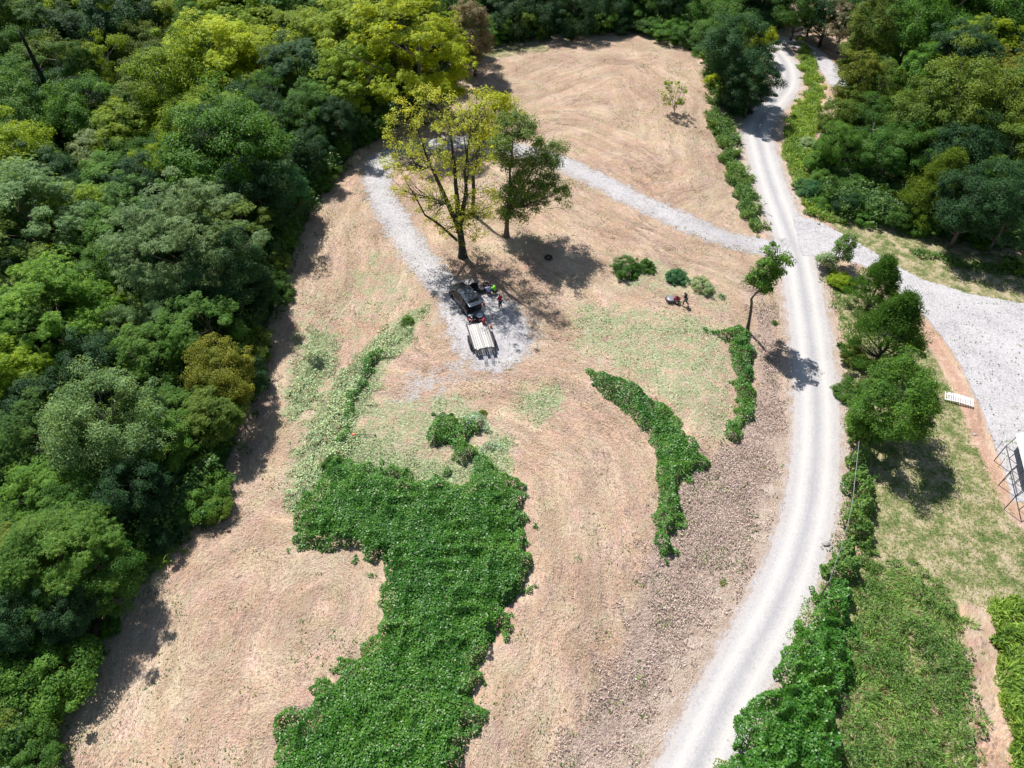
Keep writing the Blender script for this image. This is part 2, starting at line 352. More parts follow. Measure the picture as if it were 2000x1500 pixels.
# scattered green growth and browner scars through the field
wg = b.math('MULTIPLY', thr(b.math('ADD', n_big, -0.02), nn, 2.2, 6), 0.42)
c = b.mix(wg, straw, b.mix(n_fine, (0.20, 0.21, 0.10), (0.42, 0.39, 0.22)))
c = b.mix(b.math('MULTIPLY', thr(b.noise(pos, 0.21, 4), n_str, 1.6, 6), 0.75), c, b.mix(1.0, c, (0.72, 0.60, 0.55), 'MULTIPLY'))
pale = b.ramp(n_fine, [(0.38, (0.06, 0.12, 0.045)), (0.47, (0.16, 0.255, 0.105)), (0.55, (0.32, 0.42, 0.22)), (0.66, (0.56, 0.62, 0.43))])
c = b.mix(b.math('MULTIPLY', thr(sa.outputs[1], nn, 3.2, 2.6), 0.92), c, pale)
lawn = b.ramp(b.math('ADD', b.math('MULTIPLY', n_mid, 0.5), b.math('MULTIPLY', n_fine, 0.5)), [(0.38, (0.060, 0.105, 0.03)), (0.45, (0.13, 0.165, 0.055)), (0.50, (0.25, 0.235, 0.12)), (0.57, (0.45, 0.37, 0.25))])
c = b.mix(thr(sa.outputs[2], nn, 1.1, 5), c, lawn)
mul = b.ramp(b.math('ADD', b.math('MULTIPLY', n_fine, 0.6), b.math('MULTIPLY', b.noise(pos, 11, 3, 0.7), 0.4)), [(0.34, (0.075, 0.055, 0.055)), (0.44, (0.24, 0.175, 0.155)), (0.53, (0.44, 0.34, 0.29)), (0.64, (0.62, 0.50, 0.44))])
c = b.mix(thr(sb.outputs[1], nn, 2.0, 2.2), c, mul)
c = b.mix(thr(sb.outputs[0], nn, 2.8, 3), c, b.ramp(nn, [(0.36, (0.28, 0.14, 0.10)), (0.5, (0.43, 0.27, 0.20)), (0.62, (0.58, 0.43, 0.33))]))
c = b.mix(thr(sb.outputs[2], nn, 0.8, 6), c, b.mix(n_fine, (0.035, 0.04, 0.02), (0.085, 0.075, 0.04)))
gc, gf, gn = gravel_nodes(b, pos)
c = b.mix(thr(b.math('MULTIPLY', aa.outputs['Alpha'], 0.85), nn, 1.5, 3), c, b.ramp(nn, [(0.35, (0.29, 0.225, 0.18)), (0.5, (0.43, 0.345, 0.285)), (0.65, (0.53, 0.46, 0.41))]))
c = b.mix(thr(sa.outputs[0], nn, 3.0, 3.2), c, gc)
p = b.n('BsdfPrincipled'); b.l(c, p.inputs['Base Color']); p.inputs['Roughness'].default_value = 0.95; p.inputs['Specular IOR Level'].default_value = 0.15
bp = b.n('Bump'); bp.inputs['Strength'].default_value = 0.7; bp.inputs['Distance'].default_value = 0.14
b.l(b.math('ADD', n_fine, b.math('MULTIPLY', n_fib, 0.9)), bp.inputs['Height']); b.l(bp.outputs[0], p.inputs['Normal']); b.out(p.outputs[0])
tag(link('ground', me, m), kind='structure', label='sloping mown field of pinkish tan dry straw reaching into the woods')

def gravel_mat(name, mode):
    m, t = new_mat(name); b = NB(t); geo = b.n('NewGeometry'); pos = geo.outputs['Position']
    at_ = b.n('Attribute', attribute_name='road'); s = b.n('SeparateColor'); b.l(at_.outputs['Color'], s.inputs[0])
    c, f, n2 = gravel_nodes(b, pos); e = s.outputs[0]; u = s.outputs[1]
    if mode == 'road':
        c = b.mix(0.5, c, (0.42, 0.41, 0.405))
        cc = b.n('CombineXYZ'); b.l(b.math('MULTIPLY', u, 4.0), cc.inputs[0]); b.l(b.math('MULTIPLY', s.outputs[2], 12.0), cc.inputs[1])
        ns = b.noise(cc.outputs[0], 4.0, 4, 0.6); 
        au = b.math('ABSOLUTE', b.math('ADD', u, b.math('MULTIPLY', b.math('SUBTRACT', ns, 0.5), 0.5)))
        track = b.math('SUBTRACT', 1.0, b.math('MULTIPLY', b.math('ABSOLUTE', b.math('SUBTRACT', au, 0.95)), 1.7), clamp=True)
        c = b.mix(b.math('MULTIPLY', track, 0.75), c, (0.55, 0.525, 0.50))
        mid = b.math('SUBTRACT', 1.0, b.math('MULTIPLY', au, 2.2), clamp=True)
        c = b.mix(b.math('MULTIPLY', mid, 0.6), c, (0.30, 0.295, 0.32))
        c = b.mix(b.math('MULTIPLY', b.math('SUBTRACT', 1.0, b.math('MULTIPLY', e, 1.5), clamp=True), 0.6), c, (0.43, 0.37, 0.325))
    if mode in ('drive', 'lot'):
        wd = b.noise(pos, 1.1, 5, 0.7); th_ = 0.635 if mode == 'lot' else 0.62
        c = b.mix(b.math('MULTIPLY', b.math('SUBTRACT', wd, th_), 14, clamp=True), c, (0.13, 0.19, 0.08))
        c = b.mix(b.math('MULTIPLY', b.math('SUBTRACT', b.noise(pos, 2.4, 5, 0.75), 0.60), 8, clamp=True), c, (0.25, 0.24, 0.24))
    p = b.n('BsdfPrincipled'); b.l(c, p.inputs['Base Color']); p.inputs['Roughness'].default_value = 0.9; p.inputs['Specular IOR Level'].default_value = 0.2
    bp = b.n('Bump'); bp.inputs['Strength'].default_value = 0.5; bp.inputs['Distance'].default_value = 0.06; b.l(f, bp.inputs['Height']); b.l(bp.outputs[0], p.inputs['Normal'])
    if mode == 'road': a = b.math('GREATER_THAN', b.math('ADD', e, b.math('MULTIPLY', b.math('SUBTRACT', b.noise(pos, 1.3, 5, 0.7), 0.5), 1.0)), 0.12)
    elif mode == 'drive': a = b.math('GREATER_THAN', b.math('ADD', b.math('MINIMUM', e, 1.0), b.math('MULTIPLY', b.math('SUBTRACT', b.noise(pos, 0.9, 8, 0.82), 0.47), 8.0)), 0.15)
    else: a = b.math('GREATER_THAN', b.math('ADD', e, b.math('MULTIPLY', b.math('SUBTRACT', b.noise(pos, 1.6, 5, 0.75), 0.5), 1.2)), 0.0)
    b.l(a, p.inputs['Alpha']); b.out(p.outputs[0]); return m
def sheet(name, fn, box, res, dz, mat, label):
    X = np.arange(box[0], box[1], res); Y = np.arange(box[2], box[3], res); gx, gy = np.meshgrid(X, Y); x = gx.ravel(); y = gy.ravel()
    e, u, a = fn(x, y); keep = e > (-1.9 if name == 'gravel_driveway' else -1.0); idx = np.full(len(x), -1); idx[keep] = np.arange(keep.sum())
    I = np.arange(len(x)).reshape(len(Y), len(X)); Fq = np.stack([I[:-1, :-1], I[:-1, 1:], I[1:, 1:], I[1:, :-1]], -1).reshape(-1, 4)
    Fq = idx[Fq]; Fq = Fq[(Fq >= 0).all(1)]; x = x[keep]; y = y[keep]
    rut = 0
    if name == 'road': rut = -0.03*np.exp(-((np.abs(u[keep])-0.95)/0.3)**2)+0.03*np.exp(-(u[keep]/0.5)**2)
    V = np.stack([x, y, hgt(x, y)+dz+rut*0.5], 1)
    R = np.stack([e[keep], u[keep], a[keep]*0.01, a[keep]*0+1], 1)
    return tag(link(name, mk_mesh(name, V, Fq, True, {'road': R}), mat), label, kind='structure')
sheet('road', roadm, (-5, 75, -6, 190), 0.35, 0.012, gravel_mat('pale gravel road', 'road'), 'pale gravel road with two wheel tracks curving past the field')
sheet('gravel_driveway', drivem, (-32, 45, 44, 102), 0.3, 0.016, gravel_mat('white gravel driveway', 'drive'), 'narrow white gravel driveway looping under the trees')
sheet('gravel_lot', lotm, (26, 110, 28, 90), 0.35, 0.020, gravel_mat('white gravel lot', 'lot'), 'white gravel parking lot with weeds coming through')
sheet('side_road', northm, (40, 95, 110, 170), 0.4, 0.024, gravel_mat('white gravel side road', 'north'), 'gravel branch road going into the woods at the top')
# ---------------------------------------------------------------- low growth and loose litter
def pts_in(P, dens, margin=0.0, rag=0.6, seed=0):
    P = [p[:2] for p in P]; a = np.array(P); lo = a.min(0)-1; hi = a.max(0)+1; n = int((hi-lo).prod()*dens)
    r = np.random.default_rng(seed+11); q = lo+(hi-lo)*r.random((n, 2)); e = sdf_poly(q[:, 0], q[:, 1], P)+rag*(vnoise(q[:, 0], q[:, 1], 1.1, seed)-0.5)*2+rag*(vnoise(q[:, 0], q[:, 1], 0.45, seed+5)-0.5)-margin
    k = e > 0; return q[k, 0], q[k, 1], e[k], r
def kudzu_cover(name, P, label, cat, dens=200, hmax=0.75, L=0.15, seed=1, mat=None, rag=0.7, lump=3.0, kind='stuff', band=None, drop=0.18, base=True, hole=0.0):
    x, y, e, r = pts_in(P, dens, 0, rag, seed)
    if hole: k = vnoise(x, y, 1.3, seed+21)*.6+vnoise(x, y, 3.1, seed+22)*.4 > hole; x = x[k]; y = y[k]; e = e[k]
    if band: k = (e < band) & (np.abs(x) < 115) & (y < 180); x = x[k]; y = y[k]; e = e[k]
    def hh(x, y, e):
        return hmax*sstep(-0.15, 1.0, e)*(0.22+0.50*vnoise(x, y, lump, seed+2)+0.50*(1-np.abs(2*vnoise(x, y, lump*0.4, seed+3)-1))+0.20*vnoise(x, y, 0.5, seed+4))
    n = len(x); z = hgt(x, y)+hh(x, y, e)+0.03
    g = 0.15; dx = (hh(x+g, y, e)-hh(x-g, y, e))/(2*g); dy = (hh(x, y+g, e)-hh(x, y-g, e))/(2*g)
    N = np.stack([-dx, -dy, np.ones(n)], 1)+r.normal(0, 0.36, (n, 3)); D = r.normal(0, 1, (n, 3)); D[:, 2] *= 0.3
    Ls = L*r.uniform(0.55, 1.25, n); z = z+r.uniform(-0.14, 0.06, n)*hmax/0.7
    V, Fq = leaves(np.stack([x, y, z], 1), N, D, Ls, Ls*r.uniform(0.7, 1.0, n))
    G = Geo().add(V, Fq, 0)
    st = 0.3;  a = np.array([p[:2] for p in P]); X = np.arange(a[:, 0].min()-1, a[:, 0].max()+1, st); Y = np.arange(a[:, 1].min()-1, a[:, 1].max()+1, st)
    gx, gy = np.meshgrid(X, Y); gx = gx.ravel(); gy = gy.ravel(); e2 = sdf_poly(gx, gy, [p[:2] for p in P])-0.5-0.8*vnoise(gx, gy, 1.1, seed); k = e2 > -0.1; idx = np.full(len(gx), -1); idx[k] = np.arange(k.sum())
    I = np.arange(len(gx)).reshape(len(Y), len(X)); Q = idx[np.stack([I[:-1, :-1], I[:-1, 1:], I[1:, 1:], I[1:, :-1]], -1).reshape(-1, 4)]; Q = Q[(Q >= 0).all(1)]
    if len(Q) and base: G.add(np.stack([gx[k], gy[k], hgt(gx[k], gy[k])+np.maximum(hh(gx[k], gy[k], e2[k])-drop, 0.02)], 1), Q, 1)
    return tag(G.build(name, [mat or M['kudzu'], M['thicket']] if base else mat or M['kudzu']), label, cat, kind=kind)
def grass_cover(name, P, label, cat, dens, hmin, hmax, W, mat, seed=1, rag=0.5, lean=0.45, clump=1.2, kind='stuff', margin=0):
    x, y, e, r = pts_in(P, dens, margin, rag, seed); n = len(x); v = vnoise(x, y, clump, seed+2)*0.65+vnoise(x, y, clump*3, seed+3)*0.35
    h = (hmin+(hmax-hmin)*v)*sstep(-0.1, 0.7, e)*r.uniform(0.5, 1.1, n)+0.05
    q = vnoise(x, y, clump*2.2, seed+7)*6.3*2; D = np.stack([np.cos(q)*lean+r.normal(0, .35, n), np.sin(q)*lean+r.normal(0, .35, n), np.ones(n)], 1)
    N = np.stack([-D[:, 0]*.5+r.normal(0, .5, n), -D[:, 1]*.5+r.normal(0, .5, n), r.uniform(.3, 1.4, n)], 1)
    D /= np.linalg.norm(D, axis=1, keepdims=True); z = hgt(x, y)
    low = r.random(n)**0.6
    Pc = np.stack([x, y, z], 1)+D*(h*low)[:, None]
    V, Fq = leaves(Pc, N, D, np.minimum(h*0.8, 0.55)*r.uniform(.6, 1.2, n)+0.06, W*r.uniform(.6, 1.3, n))
    G = Geo().add(V, Fq)
    return tag(G.build(name, mat), label, cat, kind=kind)
def litter(name, P, label, cat, dens, L, W, mat, seed, tilt=0.5, flow=True, rag=1.0, lift=0.05, thin=None, clump=0.0):
    x, y, e, r = pts_in(P, dens, 0, rag, seed)
    k = (roadm(x, y)[0] < -0.4) & (drivem(x, y)[0] < r.random(len(x))**2.2*2.2-0.3)
    if clump: k &= (vnoise(x, y, 2.2, seed+9)*0.6+vnoise(x, y, 0.7, seed+8)*0.4) > clump
    if thin is not None: k &= sdf_poly(x, y, [p[:2] for p in thin]) < 0.1
    x = x[k]; y = y[k]; n = len(x); N = np.stack([r.normal(0, tilt, n), r.normal(0, tilt, n), np.ones(n)], 1)
    if flow:
        g = 0.2; v0 = flowv(x, y); tx = -(flowv(x, y+g)-v0); ty = flowv(x+g, y)-v0; D = np.stack([tx, ty, tx*0], 1)/g+r.normal(0, 0.65, (n, 3))
    else: D = r.normal(0, 1, (n, 3))
    D[:, 2] *= 0.3
    V, Fq = leaves(np.stack([x, y, hgt(x, y)+lift+r.uniform(0, 0.08, n)], 1), N, D, L*r.uniform(.5, 1.3, n), W*r.uniform(.6, 1.4, n))
    return tag(Geo().add(V, Fq).build(name, mat), label, cat, kind='stuff')
M = {}
M['kudzu'] = leaf_mat('kudzu leaves', (0.066, 0.205, 0.024), var=0.34, rough=0.42, spec=0.45, trans=0.30, hue=0.02, dead=0.003)
M['silver'] = leaf_mat('wilting kudzu leaves', (0.24, 0.36, 0.21), var=0.45, rough=0.45, spec=0.5, trans=0.25)
M['weed'] = leaf_mat('roadside weeds', (0.11, 0.225, 0.045), var=0.45, rough=0.55, trans=0.35)
M['meadow'] = leaf_mat('meadow grass', (0.17, 0.33, 0.07), var=0.6, rough=0.6, trans=0.35, dead=0.14)
M['bright'] = leaf_mat('bright tall grass', (0.20, 0.34, 0.05), var=0.4, rough=0.55, trans=0.4)
M['cuthay'] = leaf_mat('cut vines', (0.32, 0.455, 0.235), var=0.55, rough=0.6, trans=0.2, dead=0.15)
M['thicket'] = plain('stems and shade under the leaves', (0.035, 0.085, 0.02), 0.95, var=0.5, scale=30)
M['straw'] = scatter_mat('straw', [(0.2, (0.22, 0.155, 0.11)), (0.45, (0.45, 0.345, 0.255)), (0.65, (0.60, 0.485, 0.375)), (0.9, (0.74, 0.645, 0.54))])
M['mulch'] = scatter_mat('dead leaves', [(0.1, (0.12, 0.085, 0.075)), (0.35, (0.38, 0.28, 0.235)), (0.6, (0.58, 0.45, 0.385)), (0.85, (0.76, 0.64, 0.57))], rndnoise=0.3)
M['bark'] = plain('grey brown bark', (0.13, 0.105, 0.085), 0.9, var=0.45, scale=3)
M['bark_dark'] = plain('dark ivied bark', (0.045, 0.045, 0.035), 0.95, var=0.5, scale=3)
M['bark_pale'] = plain('bleached dead wood', (0.42, 0.38, 0.34), 0.85, var=0.3, scale=3)
M['tree'] = leaf_mat('tree leaves', None, var=0.42, rough=0.55, spec=0.22, trans=0.42, hue=0.02)
M['cedar'] = leaf_mat('cedar sprays', None, var=0.3, rough=0.75, spec=0.15, trans=0.35, hue=0.012)

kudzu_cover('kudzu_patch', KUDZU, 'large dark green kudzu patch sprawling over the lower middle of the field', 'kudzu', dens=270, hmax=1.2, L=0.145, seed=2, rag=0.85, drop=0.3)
kudzu_cover('kudzu_clump', gpoly([(820,852),(845,818),(875,812),(925,825),(935,842),(905,858),(925,893),(900,902),(870,882),(832,880)]), 'rounded uncut dark green kudzu clump left standing above the large patch', 'kudzu', hmax=1.3, seed=3, dens=260)
kudzu_cover('kudzu_clump', gpoly([(875,820),(940,815),(950,845),(915,850)]), 'pale silvery kudzu mound joined to the right of the dark green clump', 'kudzu', hmax=0.9, seed=4, mat=M['silver'], dens=220)
kudzu_cover('kudzu_clump', gpoly([(925,872),(980,855),(985,872),(935,895)]), 'thin wilting kudzu fringe at the right of the dark green clump', 'kudzu', hmax=0.5, seed=5, mat=M['silver'], dens=150)
S1 = gpoly([(1145,718),(1190,735),(1250,762),(1300,802),(1345,852),(1395,912),(1355,930),(1325,955),(1332,1025),(1300,1050),(1320,1075),(1305,1120),(1284,1090),(1283,1000),(1272,900),(1262,850),(1215,795),(1152,752)])
kudzu_cover('kudzu_strip', S1, 'long tapering kudzu strip between the mown field and the brown litter slope', 'kudzu', hmax=0.95, seed=6, dens=260, rag=0.5)
S2 = gpoly([(1372,640),(1418,652),(1440,640),(1465,655),(1474,690),(1470,760),(1466,820),(1440,866),(1418,855),(1432,800),(1432,720),(1418,672)])
kudzu_cover('kudzu_strip', S2, 'short upright kudzu strip directly below the slim leaning tree', 'kudzu', hmax=1.1, seed=7, dens=260, rag=0.5)
S3 = gpoly([(745,688),(735,725),(705,775),(690,830),(676,868),(658,872),(668,830),(680,780),(705,725),(722,695)])
kudzu_cover('kudzu_strip', S3, 'thin dark uncut kudzu ribbon along the edge of the pale cut vines', 'kudzu', hmax=1.0, seed=8, dens=260, rag=0.55)
for P, lb, sd_ in ((PALE[0][0], 'narrow leftmost patch of pale green cut vines drying by the woods', 31), (PALE[1][0], 'long diagonal swath of pale green cut vines left of the parking pad', 32), (PALE[2][0], 'pale green cut vines along the top rim of the kudzu patch', 33), (PALE[3][0], 'small isolated patch of grey green cut vines below the trailer', 34)):
    litter('cut_vines', P, lb, 'cut vines', 110 if sd_ != 34 else 40, 0.18, 0.07, M['cuthay'], sd_, tilt=0.6, flow=False, rag=1.2)
kudzu_cover('wilted_vines', PALE[1][0], 'low pale wilted vine mat beside the thin dark kudzu ribbon', 'cut vines', hmax=0.38, seed=35, dens=75, L=0.17, mat=M['cuthay'], base=False, hole=0.36, rag=1.0)
kudzu_cover('wilted_vines', PALE[0][0], 'low pale wilted vine mat nearest the left woods', 'cut vines', hmax=0.30, seed=36, dens=60, L=0.17, mat=M['cuthay'], base=False, hole=0.40, rag=1.0)
FIELD = gpoly([(905,118),(1000,100),(1230,72),(1330,85),(1390,150),(1395,250),(1440,400),(1480,470),(1530,540),(1545,700),(1540,900),(1500,1060),(1440,1180),(1300,1420),(1240,1560),(60,1560),(100,1480),(205,1225),(350,1080),(430,1000),(480,830),(530,650),(600,450),(700,300),(880,200)])
litter('straw', FIELD, 'loose dry mown straw strewn along the mowing lines', 'straw', 80, 0.26, 0.024, M['straw'], 40, tilt=0.16, lift=0.03, thin=KUDZU)
litter('dead_leaves', MULCH[0][0], 'purplish brown dead vine litter on the slope beside the road', 'dead leaves', 120, 0.20, 0.06, M['mulch'], 41, tilt=0.9, flow=False, rag=2.4, lift=0.06, clump=0.36)
litter('green_sprigs', FIELD, 'small green sprigs left in the mown straw', 'weeds', 9, 0.20, 0.09, M['weed'], 42, tilt=0.8, flow=False, thin=KUDZU, clump=0.63)
litter('green_sprigs', MULCH[0][0], 'green sprigs poking through the brown litter slope', 'weeds', 16, 0.22, 0.11, M['weed'], 43, tilt=0.8, flow=False, clump=0.60)
litter('green_sprigs', PALE[4][0], 'sparse pale green clippings on the field right of the trailer', 'weeds', 9, 0.22, 0.10, M['cuthay'], 44, tilt=0.7, flow=False, clump=0.45, rag=1.5)
LOTE = gpoly([(1862,690),(1912,790),(1952,900),(1978,980),(2060,985),(2060,600),(2000,592),(1900,575),(1850,600)])
grass_cover('lot_weeds', LOTE, 'small green weeds growing through the white gravel lot', 'weeds', 1.3, 0.08, 0.3, 0.12, M['weed'], 45, clump=0.5)
grass_cover('tall_weeds', gpoly([(1386,165),(1405,185),(1425,250),(1452,325),(1478,390),(1492,447),(1466,457),(1440,395),(1408,310),(1384,230)]), 'tall green weed hedge between the far field and the road', 'weeds', 150, 0.4, 2.2, 0.11, M['weed'], 50, lean=0.5, clump=1.3, rag=1.1)
grass_cover('roadside_weeds', gpoly([(1560,70),(1590,110),(1612,180),(1600,260),(1580,340),(1600,400),(1665,440),(1600,436),(1570,415),(1545,350),(1525,290),(1535,235),(1572,180),(1562,130),(1560,95)]), 'bright green weeds on the road shoulder below the right woods', 'weeds', 150, 0.25, 1.0, 0.10, M['bright'], 51, rag=0.8)
grass_cover('roadside_weeds', gpoly([(1597,500),(1625,520),(1650,580),(1675,700),(1690,840),(1700,950),(1700,1040),(1650,1120),(1615,1130),(1640,1020),(1664,900),(1662,790),(1645,680),(1622,590)]), 'weedy verge along the right side of the road', 'weeds', 42, 0.12, 0.65, 0.09, M['weed'], 52, rag=0.9)
kudzu_cover('vine_hedge', gpoly([(1672,850),(1692,880),(1695,960),(1690,1040),(1665,1130),(1640,1150),(1618,1130),(1640,1060),(1655,980),(1660,900)]), 'leafy vine hedge under the slack cable beside the road', 'vines', hmax=1.9, seed=9, drop=0.8, dens=300, mat=M['weed'], L=0.2, rag=0.9, lump=1.6)
kudzu_cover('vine_thicket', gpoly([(1618,1135),(1650,1150),(1662,1210),(1655,1290),(1640,1400),(1630,1600),(1355,1600),(1415,1478),(1488,1365),(1545,1260),(1590,1175)]), 'dark leafy thicket beside the road in the lower right', 'vines', hmax=1.9, seed=10, drop=0.9, dens=300, L=0.17, rag=0.8, lump=2.0, mat=None)
grass_cover('verge_grass', gpoly([(1355,1600),(1415,1478),(1488,1365),(1545,1260),(1600,1150),(1625,1135),(1560,1260),(1500,1380),(1440,1500),(1400,1600)]), 'ragged grass verge between the lower road edge and the leafy thicket', 'grass', 110, 0.05, 0.5, 0.07, M['meadow'], 59, rag=1.0, lean=.8)
MEAD = gpoly([(1650,1135),(1690,1075),(1760,1110),(1865,1152),(1880,1250),(1900,1400),(1912,1600),(1600,1600),(1640,1400),(1660,1220)])
grass_cover('meadow_grass', MEAD, 'rough green meadow grass between the thicket and the bare track', 'grass', 170, 0.0, 0.95, 0.06, M['meadow'], 53, lean=1.1, clump=0.8, rag=1.3)
kudzu_cover('meadow_weeds', MEAD, 'darker broadleaf weeds low among the meadow grass', 'weeds', hmax=0.9, seed=12, dens=130, L=0.13, lump=1.5, mat=M['weed'], base=False, hole=0.47, rag=1.2)
grass_cover('tall_grass', gpoly([(1925,1170),(1990,1168),(2120,1240),(2150,1600),(1985,1600),(1962,1420),(1945,1290)]), 'bright yellow green tall grass in the lower right corner', 'grass', 200, 0.4, 1.3, 0.11, M['bright'], 54, lean=0.8, clump=1.4)
grass_cover('grass_strip', gpoly([(1740,478),(1800,490),(1900,512),(1980,522),(2080,540),(2080,558),(1960,540),(1860,520),(1790,500)]), 'long dark green grass strip across the mown lawn above the lot', 'grass', 110, 0.25, 0.8, 0.10, M['weed'], 55)
grass_cover('tall_grass', gpoly([(235,1150),(300,1080),(345,1050),(360,1075),(310,1110),(260,1170)]), 'bright lime tall grass clump at the foot of the left woods', 'grass', 130, 0.5, 1.4, 0.10, M['bright'], 56)
grass_cover('lawn_tufts', LAWN[0][0], 'short patchy grass tufts on the lawn beside the red dirt strip', 'grass', 40, 0.03, 0.16, 0.05, M['meadow'], 57)
grass_cover('field_edge_weeds', gpoly([(395,1010),(430,985),(330,1100),(210,1250),(130,1450),(80,1560),(60,1500),(160,1330),(215,1210),(300,1100)]), 'ragged low weeds where the straw meets the left woods', 'weeds', 40, 0.1, 0.6, 0.08, M['weed'], 58, rag=1.2)

# ---------------------------------------------------------------- trees: a few crown shapes, each used many times
def crown_pts(kind, seed, R=5.0, Rz=4.2, n_cl=95, Hc=7.0):
    r = np.random.default_rng(seed); C = []
    lobes = r.normal(0, 1, (13, 3)); lobes /= np.linalg.norm(lobes, axis=1, keepdims=True); lw = r.uniform(-0.36, 0.42, 13)
    while len(C) < n_cl:
        d = r.normal(0, 1, 3); d /= np.linalg.norm(d)
        if d[2] < -0.75: continue
        s = 1+(lw*np.maximum(0, lobes@d)**4).sum(); rad = s*(0.50+0.46*r.random()**0.45)*(r.uniform(1.05, 1.32) if r.random() < .16 and d[2] > -.1 else 1)
        if kind == 'cedar':
            zz = r.random()**0.8; rr = (1-zz)**0.75*(0.72+0.28*r.random())*s; a = r.random()*6.283
            p = np.array([rr*R*math.cos(a), rr*R*math.sin(a), (zz*2.0-0.75)*Rz])
        elif kind == 'column':
            p = d*rad*np.array([R*0.62, R*0.62, Rz*1.45])
        else: p = d*rad*np.array([R, R, Rz])
        C.append(p)
    return np.array(C)+[0, 0, Hc], r
def foliage(C, r, kind, n_leaf, cr, L, W, Hc, flat=0.7):
    k = len(C); n = k*n_leaf; idx = np.repeat(np.arange(k), n_leaf); cs = cr*r.uniform(0.45, 1.5, k)[idx]
    d = r.normal(0, 1, (n, 3)); d /= np.linalg.norm(d, axis=1, keepdims=True); d[:, 2] = np.abs(d[:, 2])*np.where(r.random(n) < 0.75, 1, -0.6)
    rad = r.random(n)**0.35*(1+0.25*np.sin(d[:, 0]*5+idx)*np.cos(d[:, 1]*4+idx*1.7)); P = C[idx]+d*(rad*cs)[:, None]*[1, 1, flat]
    out = P-np.array([0, 0, Hc-1.5]); out /= np.linalg.norm(out, axis=1, keepdims=True)+1e-6
    if kind in ('pinnate',):
        m = 6; N = np.array([0, 0, 1.0])+out*0.5+r.normal(0, 0.3, (n, 3)); N /= np.linalg.norm(N, axis=1, keepdims=True)
        a = np.cross(N, [0.3, 0.8, 0.1]); a /= np.linalg.norm(a, axis=1, keepdims=True); b_ = np.cross(N, a); VV = []; Ls = L*r.uniform(0.6, 1.2, n); ph = r.random(n)*6.28
        PP = []; NN = []; DD = []; LL = []
        for j in range(m):
            q = ph+j*6.283/m+r.normal(0, .2, n); D = a*np.cos(q)[:, None]+b_*np.sin(q)[:, None]-np.array([0, 0, 0.35])
            PP.append(P+D*(Ls*0.5)[:, None]); NN.append(N+D*0.3); DD.append(D); LL.append(Ls)
        return leaves(np.concatenate(PP), np.concatenate(NN), np.concatenate(DD), np.concatenate(LL), np.concatenate(LL)*W/L)
    N = d*0.8+out*0.4+np.array([0, 0, 0.7])+r.normal(0, 0.5, (n, 3)); D = r.normal(0, 1, (n, 3))+d*0.8
    if kind == 'cedar': D = d+out*0.7+np.array([0, 0, .3])+r.normal(0, .4, (n, 3)); N = r.normal(0, 1, (n, 3))
    Ls = L*r.uniform(0.6, 1.25, n); return leaves(P, N, D, Ls, Ls*W/L)
def bez(a, b, c, n=6):
    t = np.linspace(0, 1, n)[:, None]; return (1-t)**2*a+2*t*(1-t)*b+t*t*c
def skeleton(C, r, Hc, tr=0.26, n_l=16, sides=6):
    G = Geo(); top = Hc+2.2; n = 9; z = np.linspace(0, 1, n); w_ = np.cumsum(r.normal(0, 0.09, (n, 2)), 0)*np.minimum(1, z*3)[:, None]
    T = np.stack([w_[:, 0], w_[:, 1], z*top], 1); R = tr*(1-z)**0.8+0.03; R[0] = tr*1.45; G.tube(T, R, 8)
    for c in C[r.choice(len(C), min(n_l, len(C)), replace=False)]:
        z0 = min(max(0.25*Hc, c[2]-abs(r.normal(1.6, .7))-np.hypot(c[0], c[1])*0.5), top*0.85); a = np.array([np.interp(z0, T[:, 2], T[:, 0]), np.interp(z0, T[:, 2], T[:, 1]), z0])
        m = (a+c)/2+np.array([0, 0, -0.5])+r.normal(0, .3, 3); P = bez(a, m, c, 6); rr = np.interp(z0, T[:, 2], R)*0.5
        G.tube(P, np.linspace(rr, 0.02, 6), sides-1, cap=False)
    return G
PROTO = {}
def proto(key, kind, seed, n_cl, n_leaf, cr, L, W, Hc=7.0, Rz=4.2, flat=0.7, bark='bark', tr=0.26):
    C, r = crown_pts(kind, seed, 5.0, Rz, n_cl, Hc); V, Fq = foliage(C, r, kind, n_leaf, cr, L, W, Hc, flat)
    cm = mk_mesh(key+' crown', V, Fq); cm.materials.append(M['cedar' if kind == 'cedar' else 'tree'])
    G = skeleton(C, r, Hc, tr); tm = mk_mesh(key+' trunk', np.concatenate(G.V), np.concatenate(G.F), True); tm.materials.append(M[bark]); PROTO[key] = (cm, tm, Hc)
for k in range(4): proto('broad%d' % k, 'round', 100+k, 115, 400, 1.10, 0.21, 0.13, Rz=[4.2, 5.2, 4.6, 5.6][k])
for k in range(3): proto('pin%d' % k, 'pinnate', 120+k, 110, 74, 1.10, 0.30, 0.085, flat=0.6, Rz=[4.4, 5.4, 4.8][k])
for k in range(2): proto('cedar%d' % k, 'cedar', 140+k, 190, 260, 0.95, 0.28, 0.09, Hc=5.0, Rz=4.6, flat=0.9, bark='bark_dark')
for k in range(2): proto('column%d' % k, 'column', 150+k, 110, 360, 0.90, 0.20, 0.13, Hc=7.5, Rz=4.0)
for k in range(2): proto('loose%d' % k, 'round', 160+k, 80, 230, 0.95, 0.22, 0.12, Rz=4.8, bark='bark_pale')
for k in range(3): proto('shrub%d' % k, 'round', 170+k, 110, 330, 1.0, 0.25, 0.15, Hc=2.6, Rz=3.4, tr=0.15)
